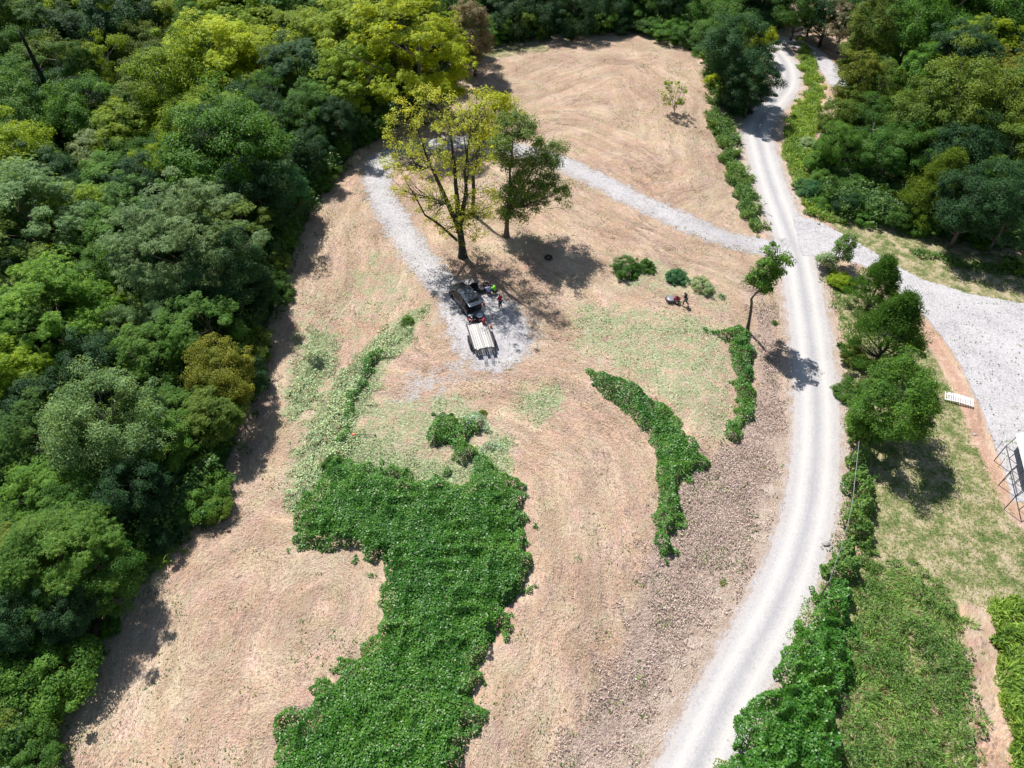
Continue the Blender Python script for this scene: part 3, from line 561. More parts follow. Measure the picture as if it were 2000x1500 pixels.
PAL = {'dark': (0.036, 0.105, 0.034), 'mid': (0.072, 0.178, 0.028), 'green': (0.100, 0.230, 0.030), 'olive': (0.135, 0.215, 0.030), 'lime': (0.220, 0.335, 0.016),
       'yellow': (0.340, 0.420, 0.012), 'grey': (0.150, 0.260, 0.095), 'teal': (0.070, 0.215, 0.085), 'orange': (0.200, 0.240, 0.028), 'brown': (0.25, 0.24, 0.15), 'silver': (0.28, 0.40, 0.22), 'gold': (0.42, 0.50, 0.055)}
TREES = []
def place(x, y, zb, s, key, col, name, label, cat, group=None, rz=None, sq=1.0):
    cm, tm, Hc = PROTO[key]
    o = thing(name, label, cat, (x, y, zb), random.uniform(0, 6.28) if rz is None else rz, group, (s, s, s*sq))
    c = bpy.data.objects.new('crown', cm); COL.objects.link(c); c.parent = o; q = random.uniform(0.88, 1.14)
    c.color = (col[0]*q*random.uniform(.93, 1.07), col[1]*q, col[2]*q, 1)
    t_ = bpy.data.objects.new('trunk', tm); COL.objects.link(t_); t_.parent = o
    return o
def tree_px(px, py, rpx, kind, col, label=None, name='tree', cat='tree', sink=0.0, sq=1.0, group=None):
    keys = [k for k in PROTO if k.startswith(kind)]; key = random.choice(keys); Hc = PROTO[key][2]*sq; z = 5.0
    for _ in range(8):
        p = at(px, py, z); D = np.linalg.norm(p-[0, 0, H]); rm_ = rpx*D/F; s = rm_/5.0; zb = h1(p[0], p[1])-sink; z = zb+Hc*s
    c = PAL[col] if isinstance(col, str) else col
    TREES.append((px, py, rpx, p[0], p[1], rm_, label, col))
    return place(p[0], p[1], zb, s, key, c, name, label, cat, group, sq=sq)
L_ = [ # px, py, r(px), crown kind, colour, label
(820,105,92,'pin','yellow','bright yellow green tree at the right tip of the left woods'),
(700,75,72,'pin','lime','lime green tree just left of the bright yellow tip tree'),
(690,160,58,'pin','lime','lower lime green crown beneath the two brightest trees'),
(590,95,62,'pin','lime','light green tree in the middle of the upper left woods'),
(510,140,66,'pin','yellow','yellowish tree beside the light green middle tree'),
(420,125,78,'pin','yellow','broad yellow green tree left of the yellowish middle tree'),
(350,180,72,'broad','lime','rounded lime tree leaning toward the inner shade of the left woods'),
(445,60,55,'pin','lime','small lime crown above the broad yellow green tree'),
(550,30,58,'pin','green','green tree at the top edge above the light green middle tree'),
(640,20,52,'loose','grey','thin greyish crown at the top edge of the left woods'),
(925,62,52,'column','brown','tall grey brown cedar at the corner of the far field'),
(880,25,52,'broad','mid','mid green tree just left of the grey brown cedar'),
(770,20,60,'broad','dark','dark tree behind the bright yellow green tip tree'),
(380,45,52,'pin','lime','lime crown near the top edge in the left woods'),
(300,120,46,'broad','olive','olive green crown right of the dark tall pair of trees'),
(210,60,62,'column','dark','tall dark ivy covered tree near the upper left corner'),
(270,40,50,'column','dark','second tall dark tree near the upper left corner'),
(120,130,58,'loose','olive','hazy olive crown behind the leaning bare trunk'),
(150,20,48,'broad','lime','lime crown at the top edge near the upper left corner'),
(250,270,52,'pin','lime','lime tree in the deep middle of the left woods'),
(180,230,56,'broad','green','green tree right of the leaning bare trunk'),
(40,240,58,'broad','green','dense green tree at the left edge in the upper woods'),
(50,320,62,'broad','lime','golden lime tree at the left edge of the photo'),
(190,300,44,'loose','silver','silvery thin crown among the upper left trees'),
(300,235,52,'pin','olive','olive tree above the big rounded crown by the field'),
(440,300,96,'broad','green','big rounded green tree with golden top close to the field edge'),
(370,255,52,'broad','lime','lime crown on the left shoulder of the big rounded tree'),
(500,265,40,'pin','yellow','small yellow tipped crown on the big rounded tree\'s right'),
(565,370,42,'broad','teal','slender blue green tree at the field edge by the shadow'),
(500,385,62,'broad','dark','dark green tree below the big rounded tree'),
(530,250,46,'broad','dark','dark crown tucked right of the big rounded tree'),
(600,230,48,'broad','mid','mid green tree near the bend of the woods edge'),
(655,235,42,'broad','dark','dark tree at the woods edge left of the driveway bend'),
(600,300,40,'broad','dark','dark low tree in the notch of the woods edge'),
(100,355,54,'broad','dark','dark green tree between the golden lime tree and the grey crown'),
(215,365,50,'pin','green','bushy green tree in the middle left woods'),
(290,330,48,'broad','mid','mid green crown left of the big rounded tree'),
(60,440,88,'pin','grey','wide grey green feathery tree at the left edge'),
(355,475,100,'pin','grey','huge grey green feathery tree bordering the field shadow'),
(430,540,72,'broad','dark','very dark tree in front of the huge grey feathery tree'),
(470,440,52,'pin','olive','olive tree at the right shoulder of the huge grey feathery tree'),
(180,430,56,'pin','lime','lime tree between the two grey feathery trees'),
(245,480,56,'pin','green','green frondy tree left of the huge grey feathery tree'),
(150,520,52,'broad','mid','mid green crown under the lime tree at left'),
(500,560,44,'column','dark','dark narrow tree at the woods edge beside the straw'),
(105,620,88,'pin',(0.125,0.27,0.022),'large bright lime tree low at the left edge'),
(50,700,72,'pin','green','large frondy green tree under the bright lime tree'),
(225,605,36,'pin','lime','small bright sumac like crown right of the bright lime tree'),
(300,690,54,'pin','green','frondy green tree above the pale broadleaf tree'),
(250,650,46,'broad','grey','greyish crown above the frondy green tree'),
(190,720,58,'broad','dark','dark crown between bright lime tree and frondy green tree'),
(440,745,60,'broad','orange','orange tinged tree standing out at the woods edge'),
(425,725,32,'column','teal','narrow blue green tree growing through the orange tinged tree'),
(415,820,52,'pin','olive','olive vine hung tree just below the orange tinged tree'),
(215,835,92,'broad','grey','large pale broadleaf tree in the lower left woods'),
(310,870,56,'broad','green','green crown right of the large pale broadleaf tree'),
(330,800,42,'pin','green','green sumac like tree left of the orange tinged tree'),
(105,800,66,'broad','dark','dark tree left of the large pale broadleaf tree'),
(35,860,62,'broad','dark','dark tree at the left edge in the lower woods'),
(95,965,56,'pin',(0.11,0.25,0.03),'light green frondy tree below the dark trees at left'),
(170,1000,54,'broad','mid','mid green tree right of the light green frondy tree'),
(260,960,60,'broad','dark','dark tree under the large pale broadleaf tree'),
(385,965,50,'shrub','green','rounded dense green bush at the woods edge above the lime grass'),
(115,1085,84,'pin','green','big olive green tree in the lower left woods'),
(40,1110,64,'pin','olive','olive tree at the left edge in the lower woods'),
(200,1120,58,'broad','mid','mid green tree right of the big olive green tree'),
(130,1190,56,'broad','dark','dark leafy tree at the foot of the big olive green tree'),
(265,1060,44,'shrub','green','green bush beside the lime grass clump'),
(30,1200,60,'broad','dark','dark tree at the left edge above the corner bush'),
(60,1330,80,'shrub','green','large corner bush by the lower left of the field'),
(120,1310,44,'shrub','orange','orange tinged bush on the right of the large corner bush'),
(15,1470,46,'shrub','green','green bush cut by the lower left corner'),
(212,1228,20,'shrub','green','small round green shrub alone at the lower woods edge'),
(187,1275,15,'shrub','mid','tiny dark shrub lowest of the two beside the corner bush'),
(165,1255,13,'shrub','green','tiny green shrub uppermost of the two beside the corner bush'),
(1440,105,58,'broad','dark','large dark green tree beside the bend of the gravel road'),
(1470,165,42,'broad','dark','dark lower crown shading the gravel road'),
(1490,80,24,'broad','yellow','yellow green crown patch on the large dark roadside tree'),
(1408,160,26,'shrub','yellow','yellow green bush at the right rim of the far field'),
(1420,60,48,'broad','mid','mid green tree behind the large dark roadside tree'),
(1445,205,30,'shrub','dark','dark bush under the large dark roadside tree'),
(1390,95,30,'shrub','green','green bush at the upper right rim of the far field'),
(1350,75,30,'shrub','mid','mid green bush on the top rim of the far field'),
(1310,62,30,'shrub','green','bright bush on the top rim of the far field'),
(1268,55,28,'shrub','mid','leafy bush on the top rim left of the bright bush'),
(990,50,44,'broad','dark','dark tree right of the grey brown cedar',4.5),
(1055,38,46,'broad','dark','dark tree above the grass patch of the far field',4.5),
(1120,34,46,'broad','dark','dark tree at the top centre of the photo',4.5),
(1185,30,44,'broad','dark','dark tree right of top centre',4.5),
(1245,22,42,'broad','mid','mid green tree at the top edge right of centre',4.5),
(1310,15,42,'broad','mid','mid green tree behind the bright rim bush',4.5),
(1370,18,46,'broad','green','green tree at the top edge before the road bend',4.5),
(1690,85,54,'column','olive','tall olive and orange cone shaped tree by the side road'),
(1668,178,44,'column','orange','orange tinged tree below the tall cone shaped tree'),
(1720,170,42,'broad','olive','olive crown between the orange tree and the bright cone tree'),
(1775,175,46,'column','green','bright green cone shaped tree in the right woods'),
(1640,238,38,'broad','olive','olive tree near the weedy shoulder of the road'),
(1780,60,58,'broad','green','large green tree near the top of the right woods'),
(1850,35,54,'broad','mid','mid green tree at the top right woods'),
(1930,30,56,'broad','green','green tree near the upper right corner'),
(1985,70,48,'broad','mid','mid green tree at the upper right corner edge'),
(1900,95,46,'pin','lime','lime green tree in the upper right woods'),
(1840,120,46,'broad','mid','mid green crown left of the lime green upper right tree'),
(1860,210,76,'broad','olive','wide olive oak like tree on the right'),
(1785,250,58,'broad','olive','olive crown on the left of the wide olive tree'),
(1950,220,62,'broad','olive','olive crown on the right of the wide olive tree'),
(1980,150,44,'pin','orange','orange tinged tree at the right edge'),
(1960,300,58,'broad','olive','olive green tree at the right edge below the orange one'),
(1880,310,56,'broad','dark','dark crown under the wide olive tree'),
(1830,375,58,'cedar','olive','dark olive cedar near the lawn'),
(1900,400,58,'broad','dark','dark tree right of the dark olive cedar'),
(1975,410,56,'broad','dark','dark tree at the right edge above the lawn'),
(1740,300,46,'broad','mid','mid green tree behind the leafless snag'),
(1700,250,40,'broad','mid','mid green crown left of the bright cone tree'),
(1650,290,36,'broad','green','green bushy tree beside the road slope'),
(1580,282,18,'shrub','silver','silvery round bush on the road slope'),
(1612,330,30,'shrub','green','green bush below the silvery round bush'),
(1585,370,26,'shrub','teal','blue green bush on the road shoulder'),
(1660,365,36,'shrub','mid','mid green bush in front of the leafless snag'),
(1615,395,24,'shrub','green','low green bush close to the driveway junction'),
(1705,385,30,'shrub','lime','light green bush left of the dark olive cedar'),
(1690,420,26,'shrub','green','green bush at the lawn edge'),
(1745,415,32,'shrub','silver','pale green leafy bush at the lawn edge'),
(1790,440,28,'shrub','green','green bush under the dark olive cedar'),
(1855,450,26,'shrub','mid','mid green bush on the lawn edge right of the cedar'),
(1925,465,28,'shrub','green','green leafy bush at the lawn edge near the right border'),
(1560,20,34,'broad','mid','mid green tree at the top edge beside the road end'),
(1532,42,16,'shrub','yellow','yellow green bush where the side road enters the woods'),
(1620,25,36,'broad','dark','dark tree behind the bare leaning pole'),
(1590,22,28,'broad','mid','mid green crown left of the bare leaning pole'),
(1650,45,34,'loose','brown','thin brownish tree behind the bare leaning pole'),
(1705,20,42,'broad','mid','mid green tree at the top edge behind the cone shaped tree'),
(1712,562,52,'cedar','mid','green cedar first in the row right of the road'),
(1642,552,24,'shrub','lime','light green bush between the road and the first cedar'),
(1738,655,72,'cedar','mid','broad green cedar in the middle of the roadside row'),
(1746,795,80,'broad','green','round green tree casting a dark shadow on the lawn',1.2),
(1655,765,26,'shrub','mid','low bush left of the round green tree by the road'),
(1675,700,24,'shrub','olive','olive bush between the broad cedar and the road'),
(1680,830,28,'shrub','green','green vine bush at the foot of the round tree'),
(1985,523,18,'shrub','green','small grassy bush at the right edge on the grass strip'),
(1905,517,9,'shrub','green','tiny green shrub standing up from the grass strip'),
(1225,528,26,'shrub','mid','largest dark green bush in the field right of the tall trees'),
(1262,520,20,'shrub','mid','dark green bush joined to the right of the largest field bush'),
(1320,540,22,'shrub','teal','upright bluish bush between the other field bushes'),
(1375,560,20,'shrub','silver','pale silvery bush nearest the person mowing'),
(1408,580,9,'shrub','silver','tiny silvery sprig right of the pale silvery bush'),
(1512,632,8,'shrub','mid','tiny bush on the bank near the slim leaning tree'),
(942,808,11,'shrub','olive','small olive sapling above the kudzu clump'),
(645,908,22,'shrub','mid','dark bush rising from the upper left of the kudzu patch'),
(798,628,14,'shrub','green','green tuft at the top of the pale cut vines'),
(1410,1140,8,'shrub','olive','tiny olive tuft on the litter slope'),
]
for q in L_:
    px, py, rpx, kd, cl, lb = q[:6]; sk_ = q[6] if len(q) > 6 else 0; nm = {'shrub': 'shrub', 'cedar': 'cedar_tree'}.get(kd, 'tree')
    if rpx > 13 and kd == 'shrub': nm = 'bush'
    if kd == 'shrub' and rpx > 55: nm = 'bush'
    tree_px(px, py, rpx, kd, cl, lb, nm, 'bush' if nm != 'cedar_tree' and nm != 'tree' else 'tree', sink=0.25 if kd == 'shrub' else sk_, sq=0.8 if kd == 'shrub' else 1.0)
# ---- the rest of the woods: fill the ground of the three wooded areas
def proj(p):
    d = np.array(p)-[0, 0, H]; cy = d[1]*math.cos(TH)-d[2]*math.sin(TH); cu = d[1]*math.sin(TH)+d[2]*math.cos(TH); return 1000+F*d[0]/cy, 750-F*cu/cy
FILL = []
def fill(P, sp, seed, region, margin):
    r = np.random.default_rng(seed); a = np.array([p[:2] for p in P]); 
    gx, gy = np.meshgrid(np.arange(-150, 150, sp), np.arange(0, 215, sp*0.9)); gx = gx.ravel()+r.uniform(-.38, .38, gx.size)*sp; gy = gy.ravel()+r.uniform(-.38, .38, gy.size)*sp
    e = sdf_poly(gx, gy, [p[:2] for p in P])
    for x, y, q in zip(gx, gy, e):
        if q < margin: continue
        s = (r.uniform(0.62, 0.95) if r.random() < .7 else r.uniform(0.4, 1.15))*(1.15 if y > 130 else 1)
        if q < 6: s *= 0.72
        if any((x-t[3])**2+(y-t[4])**2 < (0.62*t[5]+s*2.6)**2 for t in TREES): continue
        if max(roadm(np.array([x]), np.array([y]))[0][0], northm(np.array([x]), np.array([y]))[0][0]) > -1.2-s*3.2: continue
        z = h1(x, y); X_, Y_ = proj((x, y, z+7*s)); X2, Y2 = proj((x, y, z+11*s))
        if not (-130 < X_ < 2130 and Y2 < 1640 and Y_ > -80): continue
        FILL.append((x, y, z, s, X_, Y_, region, r.random(), r.random()))
fill(WOODL, 5.6, 1, 'left', 3.0); fill(WOODR, 6.0, 2, 'right', 3.5); fill(WOODT, 6.0, 3, 'top', 3.5)
NAMED = {}
cand = []
for f_ in FILL:
    x, y, z, s, X_, Y_, reg, a, c = f_
    # nearby colours follow the photo: brighter far up in the left woods, darker low down
    pal = [('dark', .36), ('mid', .70), ('green', .84), ('olive', .93), ('lime', 1.01)] if reg != 'left' or Y_ > 420 else [('dark', .22), ('mid', .50), ('green', .70), ('olive', .80), ('lime', 1.01)]
    if reg == 'top': pal = [('dark', .7), ('mid', 1.01)]
    col = next(n_ for n_, p_ in pal if a < p_); kd = ('broad' if c < .42 else 'pin' if c < .85 else 'column' if c < .93 else 'loose')
    near = min(TREES, key=lambda t: math.hypot(t[0]-X_, (t[1]-Y_)*1.2)); dx, dy = X_-near[0], Y_-near[1]
    dr = ('right of' if dx > 0 else 'left of') if abs(dx) > abs(dy)*1.1 else ('behind' if dy < 0 else 'in front of')
    cand.append((f_, col, kd, near, dr))
cw = {'dark': 'dark green', 'mid': 'mid green', 'green': 'fresh green', 'olive': 'olive green', 'lime': 'lime green'}
kw = {'broad': 'leafy', 'pin': 'frondy', 'column': 'narrow', 'loose': 'sparse'}
groups = {}
for c_ in cand:
    f_, col, kd, near, dr = c_; short = near[6].split(' in the ')[0] if near[6] else 'trees'
    groups.setdefault((cw[col], kw[kd], dr, near[6]), []).append(c_)
for (c1, k1, dr, nl), lst in groups.items():
    lst.sort(key=lambda q: math.hypot(q[0][4]-q[3][0], q[0][5]-q[3][1]))
    for i, (f_, col, kd, near, _) in enumerate(lst):
        x, y, z, s, X_, Y_, reg, a, c = f_
        base = f'{c1} {k1} tree {dr} the {nl}'; words = base.split()[:16]
        if len(base.split()) > 14: base = ' '.join(words[:16])
        offp = X_ < 0 or X_ > 2000 or Y_ < 0
        lab = base if i == 0 else (('second ' if i == 1 else 'farther ')+base)
        lab = ' '.join(lab.split()[:16])
        key = random.choice([k for k in PROTO if k.startswith(kd)])
        place(x, y, z, s, key, PAL[col], 'tree', lab, 'tree', 'trees filling the %s woods' % reg, sq=random.uniform(0.95, 1.35))
print('fill trees', len(FILL), 'named', len(TREES))
# understory so that no bare floor shows between the trunks
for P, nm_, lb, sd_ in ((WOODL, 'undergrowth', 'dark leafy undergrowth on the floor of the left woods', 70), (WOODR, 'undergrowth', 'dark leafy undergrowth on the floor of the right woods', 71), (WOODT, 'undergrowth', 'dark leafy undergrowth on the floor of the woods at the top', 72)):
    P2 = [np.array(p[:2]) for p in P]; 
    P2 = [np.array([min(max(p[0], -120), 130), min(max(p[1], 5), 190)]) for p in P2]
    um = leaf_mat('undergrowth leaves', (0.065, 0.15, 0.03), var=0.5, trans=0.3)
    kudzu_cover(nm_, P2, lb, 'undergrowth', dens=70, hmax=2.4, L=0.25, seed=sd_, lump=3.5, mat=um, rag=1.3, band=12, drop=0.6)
# edge bushes along the woods
EDG = [(LEFTE, WOODL, 'left', 17), (WOODR[:9], WOODR, 'right', 8), (WOODT[:9], WOODT, 'top', 8)]
for LE, WD, side_, ne in EDG:
  for i in range(min(ne, len(LE)-1)):
    a, b_ = np.array(LE[i][:2]), np.array(LE[i+1][:2]); n = max(1, int(np.linalg.norm(b_-a)/(3.0 if side_ == 'left' else 3.4)))
    for j in range(n):
        p = a+(b_-a)*(j+random.random()*.7)/n; nrm = np.array([-(b_-a)[1], (b_-a)[0]]); nrm = nrm/np.linalg.norm(nrm)
        if sdf_poly(np.array([p[0]+nrm[0]]), np.array([p[1]+nrm[1]]), [q[:2] for q in WD])[0] < 0: nrm = -nrm
        p = p+nrm*random.uniform(0.6, 2.4); s = random.uniform(0.24, 0.48)*(1.5 if side_ == 'top' else 1)
        if any((p[0]-t[3])**2+(p[1]-t[4])**2 < (0.5*t[5])**2 for t in TREES): continue
        if max(roadm(np.array([p[0]]), np.array([p[1]]))[0][0], northm(np.array([p[0]]), np.array([p[1]]))[0][0]) > -0.6-s*3.5: continue
        col = random.choice(['mid', 'green', 'dark', 'olive'])
        X_, Y_ = proj((p[0], p[1], 1)); near = min((t for t in TREES if t[6]), key=lambda t: math.hypot(t[0]-X_, t[1]-Y_))
        lab = ' '.join(f'low {cw[col]} edge bush by the {near[6]}'.split()[:16])
        place(p[0], p[1], h1(*p)-0.1, s, 'shrub%d' % random.randrange(3), PAL[col], 'bush', lab, 'bush', 'bushes along the %s woods edge' % side_, sq=random.uniform(.7, 1.15))

# ---------------------------------------------------------------- trees modelled one by one
def special_tree(name, label, base, outline, n_tips, depth, leafn, cr, L, W, mat_col, tr, n_limb=6, fork=0.25, bark='bark', seed=1, kind='round', dens=None, sides=7, extra=None, flat=0.8, bare=0.0, stems=1, lean=None):
    r = np.random.default_rng(seed); B = gp(*base); o = thing(name, label, 'tree', tuple(B))
    def lift(px, py, dy):
        d = ray(px, py); t = (B[1]+dy)/d[1]; return np.array([0, 0, H])+d*t-B
    a = np.array(outline, float); lo = a.min(0); hi = a.max(0); tips = []
    while len(tips) < n_tips:
        q = lo+(hi-lo)*r.random(2)
        if sdf_poly(np.array([q[0]]), np.array([q[1]]), outline)[0] < 0: continue
        e = abs(sdf_poly(np.array([q[0]]), np.array([q[1]]), outline)[0])*B[1]/F*1.3
        p = lift(q[0], q[1], np.clip(r.normal(0, 0.55), -1, 1)*min(depth, e+0.8))
        if p[2] > 0.8: tips.append(p)
    tips = np.array(tips); topz = tips[:, 2].max()
    cen = tips[r.choice(n_tips, n_limb, replace=False)]
    for _ in range(8):
        lab_ = ((tips[:, None]-cen[None])**2).sum(2).argmin(1); cen = np.array([tips[lab_ == k].mean(0) if (lab_ == k).any() else cen[k] for k in range(n_limb)])
    G = Geo(); mean = tips.mean(0); fz = topz*fork; f0 = np.array([mean[0]*.12, mean[1]*.12, fz])
    if lean is not None: f0 = lift(*lean, 0); fz = f0[2]
    T = bez(np.zeros(3), f0*[.3, .3, .5]+r.normal(0, .08, 3), f0, 7); TR = np.linspace(tr, tr*0.8, 7); TR[0] = tr*1.5; TR[1] = tr*1.15; G.tube(T, TR, 10, cap=False)
    sc_ = tips[r.choice(n_tips, stems, replace=False)]
    for _ in range(8):
        l2 = ((tips[:, None, :2]-sc_[None, :, :2])**2).sum(2).argmin(1); sc_ = np.array([tips[l2 == k].mean(0) if (l2 == k).any() else sc_[k] for k in range(stems)])
    ST = []
    for k in range(stems):
        e = sc_[k]*[.9, .9, 0]+np.array([0, 0, topz*r.uniform(.82, .93)]); mid = f0+(e-f0)*.5; mid[:2] = f0[:2]+(e-f0)[:2]*(.62 if stems > 1 else .4); Q = bez(f0, mid, e, 10); Q[1:-1] += np.cumsum(r.normal(0, .10, (8, 3)), 0)*[1, 1, 0]; R_ = np.linspace(tr*(.72 if stems > 1 else .8), .03, 10); G.tube(Q, R_, 8, cap=False); ST.append((Q, R_))
    for k in range(n_limb):
        mm = np.where(lab_ == k)[0]
        if not len(mm): continue
        best = None
        for Q, R_ in ST:
            dh = np.hypot(Q[:, 0]-cen[k][0], Q[:, 1]-cen[k][1]); want = cen[k][2]-0.45*dh-.3; sc = np.abs(Q[:, 2]-want)+dh*.6; i = int(sc[:9].argmin())
            if best is None or sc[i] < best[0]: best = (sc[i], Q[i], R_[i])
        s0 = best[1]; rr = best[2]*.6
        e = s0+(cen[k]-s0)*0.85; nr = np.linalg.norm(e-s0); mid = (s0+e)/2+r.normal(0, .12*nr, 3)*[1, 1, .4]+np.array([0, 0, -.08*nr]); Lp = bez(s0, mid, e, 8); Lp[1:-1] += r.normal(0, .09, (6, 3)); LR = np.linspace(rr, .02, 8); G.tube(Lp, LR, 7, cap=False)
        for j in mm:
            v = r.uniform(0.1, 1.0)*7; s1 = Lp[int(min(v, 6))]+(Lp[min(7, int(v)+1)]-Lp[int(min(v, 6))])*(v-int(v)) if v < 7 else Lp[7]; r1 = min(np.interp(v, range(8), LR)*0.5, .05)
            e1 = tips[j]; mid = (s1+e1)/2+r.normal(0, .3, 3)+np.array([0, 0, -.12*np.linalg.norm(e1-s1)]); Q = bez(s1, mid, e1, 6); G.tube(Q, np.linspace(max(r1, .026), 0.012, 6), 5, cap=False)
            for _ in range(3):
                w_ = r.uniform(.4, .95)*5; s2 = Q[int(w_)]; e2 = s2+r.normal(0, .55, 3)+np.array([0, 0, .35]); G.tube(bez(s2, (s2+e2)/2+r.normal(0, .1, 3), e2, 4), np.linspace(.02, .008, 4), 4, cap=False)
    if extra: 
        for P_, R_ in extra: G.tube(np.array([lift(*q_) for q_ in P_]), R_, 6, cap=False)
    G.build('trunk', M[bark], o, smooth=True)
    keep = tips[r.random(n_tips) > bare] if bare else tips
    V, Fq = foliage(keep, r, kind, leafn, cr, L, W, mean[2], flat)
    c = link('crown', mk_mesh(name+' crown', V, Fq), M['tree'], o); c.color = (*PAL[mat_col], 1) if isinstance(mat_col, str) else (*mat_col, 1)
    return o, B, lift, tips
o, B, lift, tips = special_tree('tree', 'tall open yellow leafed tree with bare lower limbs beside the parked suv', (904,502), [(745,305),(760,205),(830,165),(885,175),(955,170),(975,250),(965,330),(975,400),(950,470),(900,470),(860,455),(810,420),(760,370)], 330, 5.0, 58, 0.66, 0.19, 0.10, 'gold', 0.42, 12, 0.20, 'bark_dark', 5, 'round', stems=3,
    extra=[([(893,470,0),(860,440,-.5),(830,420,-1),(812,385,-1),(790,350,-1)], [.17,.14,.11,.07,.03]), ([(893,455,0),(905,400,.8),(915,330,1),(905,260,1)], [.2,.15,.1,.04])], flat=0.7)
r_ = np.random.default_rng(3); C = np.array([[r_.normal(0, .7)-0.2, r_.normal(0, .5), z_] for z_ in np.linspace(1.5, 8, 16)]); V, Fq = foliage(C, r_, 'round', 42, 0.6, 0.24, 0.13, 5, .9)
oc = next(c for c in bpy.data.objects if c.parent == o and c.name.startswith('crown')); tmp = bpy.data.objects.new('tmp', mk_mesh('tmp', V, Fq)); bm = bmesh.new(); bm.from_mesh(oc.data); bm.from_mesh(tmp.data); bm.to_mesh(oc.data); bm.free(); bpy.data.objects.remove(tmp)
special_tree('tree', 'green crowned tree standing right of the open yellow tree', (989,462), [(965,270),(980,225),(1020,215),(1055,245),(1062,278),(1104,288),(1095,318),(1070,335),(1118,360),(1114,408),(1062,400),(1035,432),(985,432),(965,385),(1000,340),(960,310)], 230, 3.8, 150, 0.85, 0.21, 0.12, (0.15, 0.25, 0.065), 0.28, 9, 0.25, 'bark', 9, 'round', stems=2)
special_tree('tree', 'yellow green tree hidden behind the open yellow and green pair', (922,420), [(905,250),(915,195),(960,172),(1005,195),(1030,235),(985,255),(955,300),(925,300)], 70, 3.0, 110, 0.75, 0.25, 0.13, 'yellow', 0.25, 6, 0.35, 'bark_dark', 11, 'round')
special_tree('tree', 'slim leaning tree with bent bare trunk next to the gravel road', (1459,646), [(1462,548),(1478,528),(1492,478),(1512,476),(1520,500),(1552,494),(1548,512),(1526,520),(1530,542),(1512,560),(1496,576),(1476,572)], 55, 1.8, 120, 0.55, 0.24, 0.13, 'green', 0.17, 5, 0.5, 'bark', 13, 'round', lean=(1468,592))
special_tree('sapling', 'young thin leafed sapling alone in the far mown field', (1317,222), [(1288,170),(1300,148),(1320,150),(1345,158),(1342,205),(1318,212),(1294,202)], 34, 1.6, 30, 0.42, 0.30, 0.15, 'lime', 0.07, 6, 0.08, 'bark_pale', 15, 'round', stems=3)
special_tree('tree', 'many stemmed leaning shrub tree at the junction of road and driveway', (1622,522), [(1630,462),(1662,455),(1674,468),(1668,505),(1640,515),(1628,500)], 40, 1.6, 85, 0.5, 0.22, 0.11, 'green', 0.10, 7, 0.04, 'bark_pale', 17, 'round', stems=5)
special_tree('shrub', 'grey leaved low shrub at the foot of the many stemmed tree', (1625,520), [(1598,505),(1612,497),(1650,512),(1648,532),(1615,525)], 30, 1.2, 90, 0.5, 0.22, 0.12, 'silver', 0.04, 4, 0.1, 'bark_pale', 18, 'round')
# bare leaning poles and snags
def snag(name, label, cat, base, top, dy, r0, mat, branches=6, seed=1, leafcol=None):
    r = np.random.default_rng(seed); B = gp(*base); d = ray(*top); t = (B[1]+dy)/d[1]; E_ = np.array([0, 0, H])+d*t-B; o = thing(name, label, cat, tuple(B))
    T = bez(np.zeros(3), E_*.5+r.normal(0, .25, 3), E_, 9)
    G = Geo().tube(T, np.linspace(r0, r0*.3, 9), 8); G.build('trunk', M[mat], o, smooth=True)
    if branches:
        g = G
        for k in range(branches):
            i = r.integers(3, 8); L = r.uniform(1, 3.0)*(9-i)/5; a = r.random()*6.28; e = T[i]+np.array([math.cos(a)*L, math.sin(a)*L, L*.6]); g.tube(bez(T[i], (T[i]+e)/2+r.normal(0, .2, 3), e, 5), np.linspace(r0*.35, .015, 5), 5, cap=False)
    G.build('trunk', M[mat], o, smooth=True)
    return o
snag('dead_tree', 'tall bare leaning pole like trunk at the side road', 'dead tree', (1598,92), (1628,2), 0, .22, 'bark', 5, 1)
snag('dead_tree', 'leafless grey snag rising from bushes in the right woods', 'dead tree', (1680,345), (1708,240), -1, .16, 'bark_pale', 9, 2)
snag('dead_tree', 'thick dark leaning trunk near the upper left corner', 'dead tree', (135,262), (38,60), -2, .55, 'bark_dark', 9, 3)
snag('dead_tree', 'second dark trunk half hidden in the upper left woods', 'dead tree', (240,190), (190,40), -2, .40, 'bark_dark', 8, 4)
snag('dead_tree', 'bleached dead branches poking from the lower left woods', 'dead tree', (160,1060), (205,985), 0, .09, 'bark_pale', 9, 6)
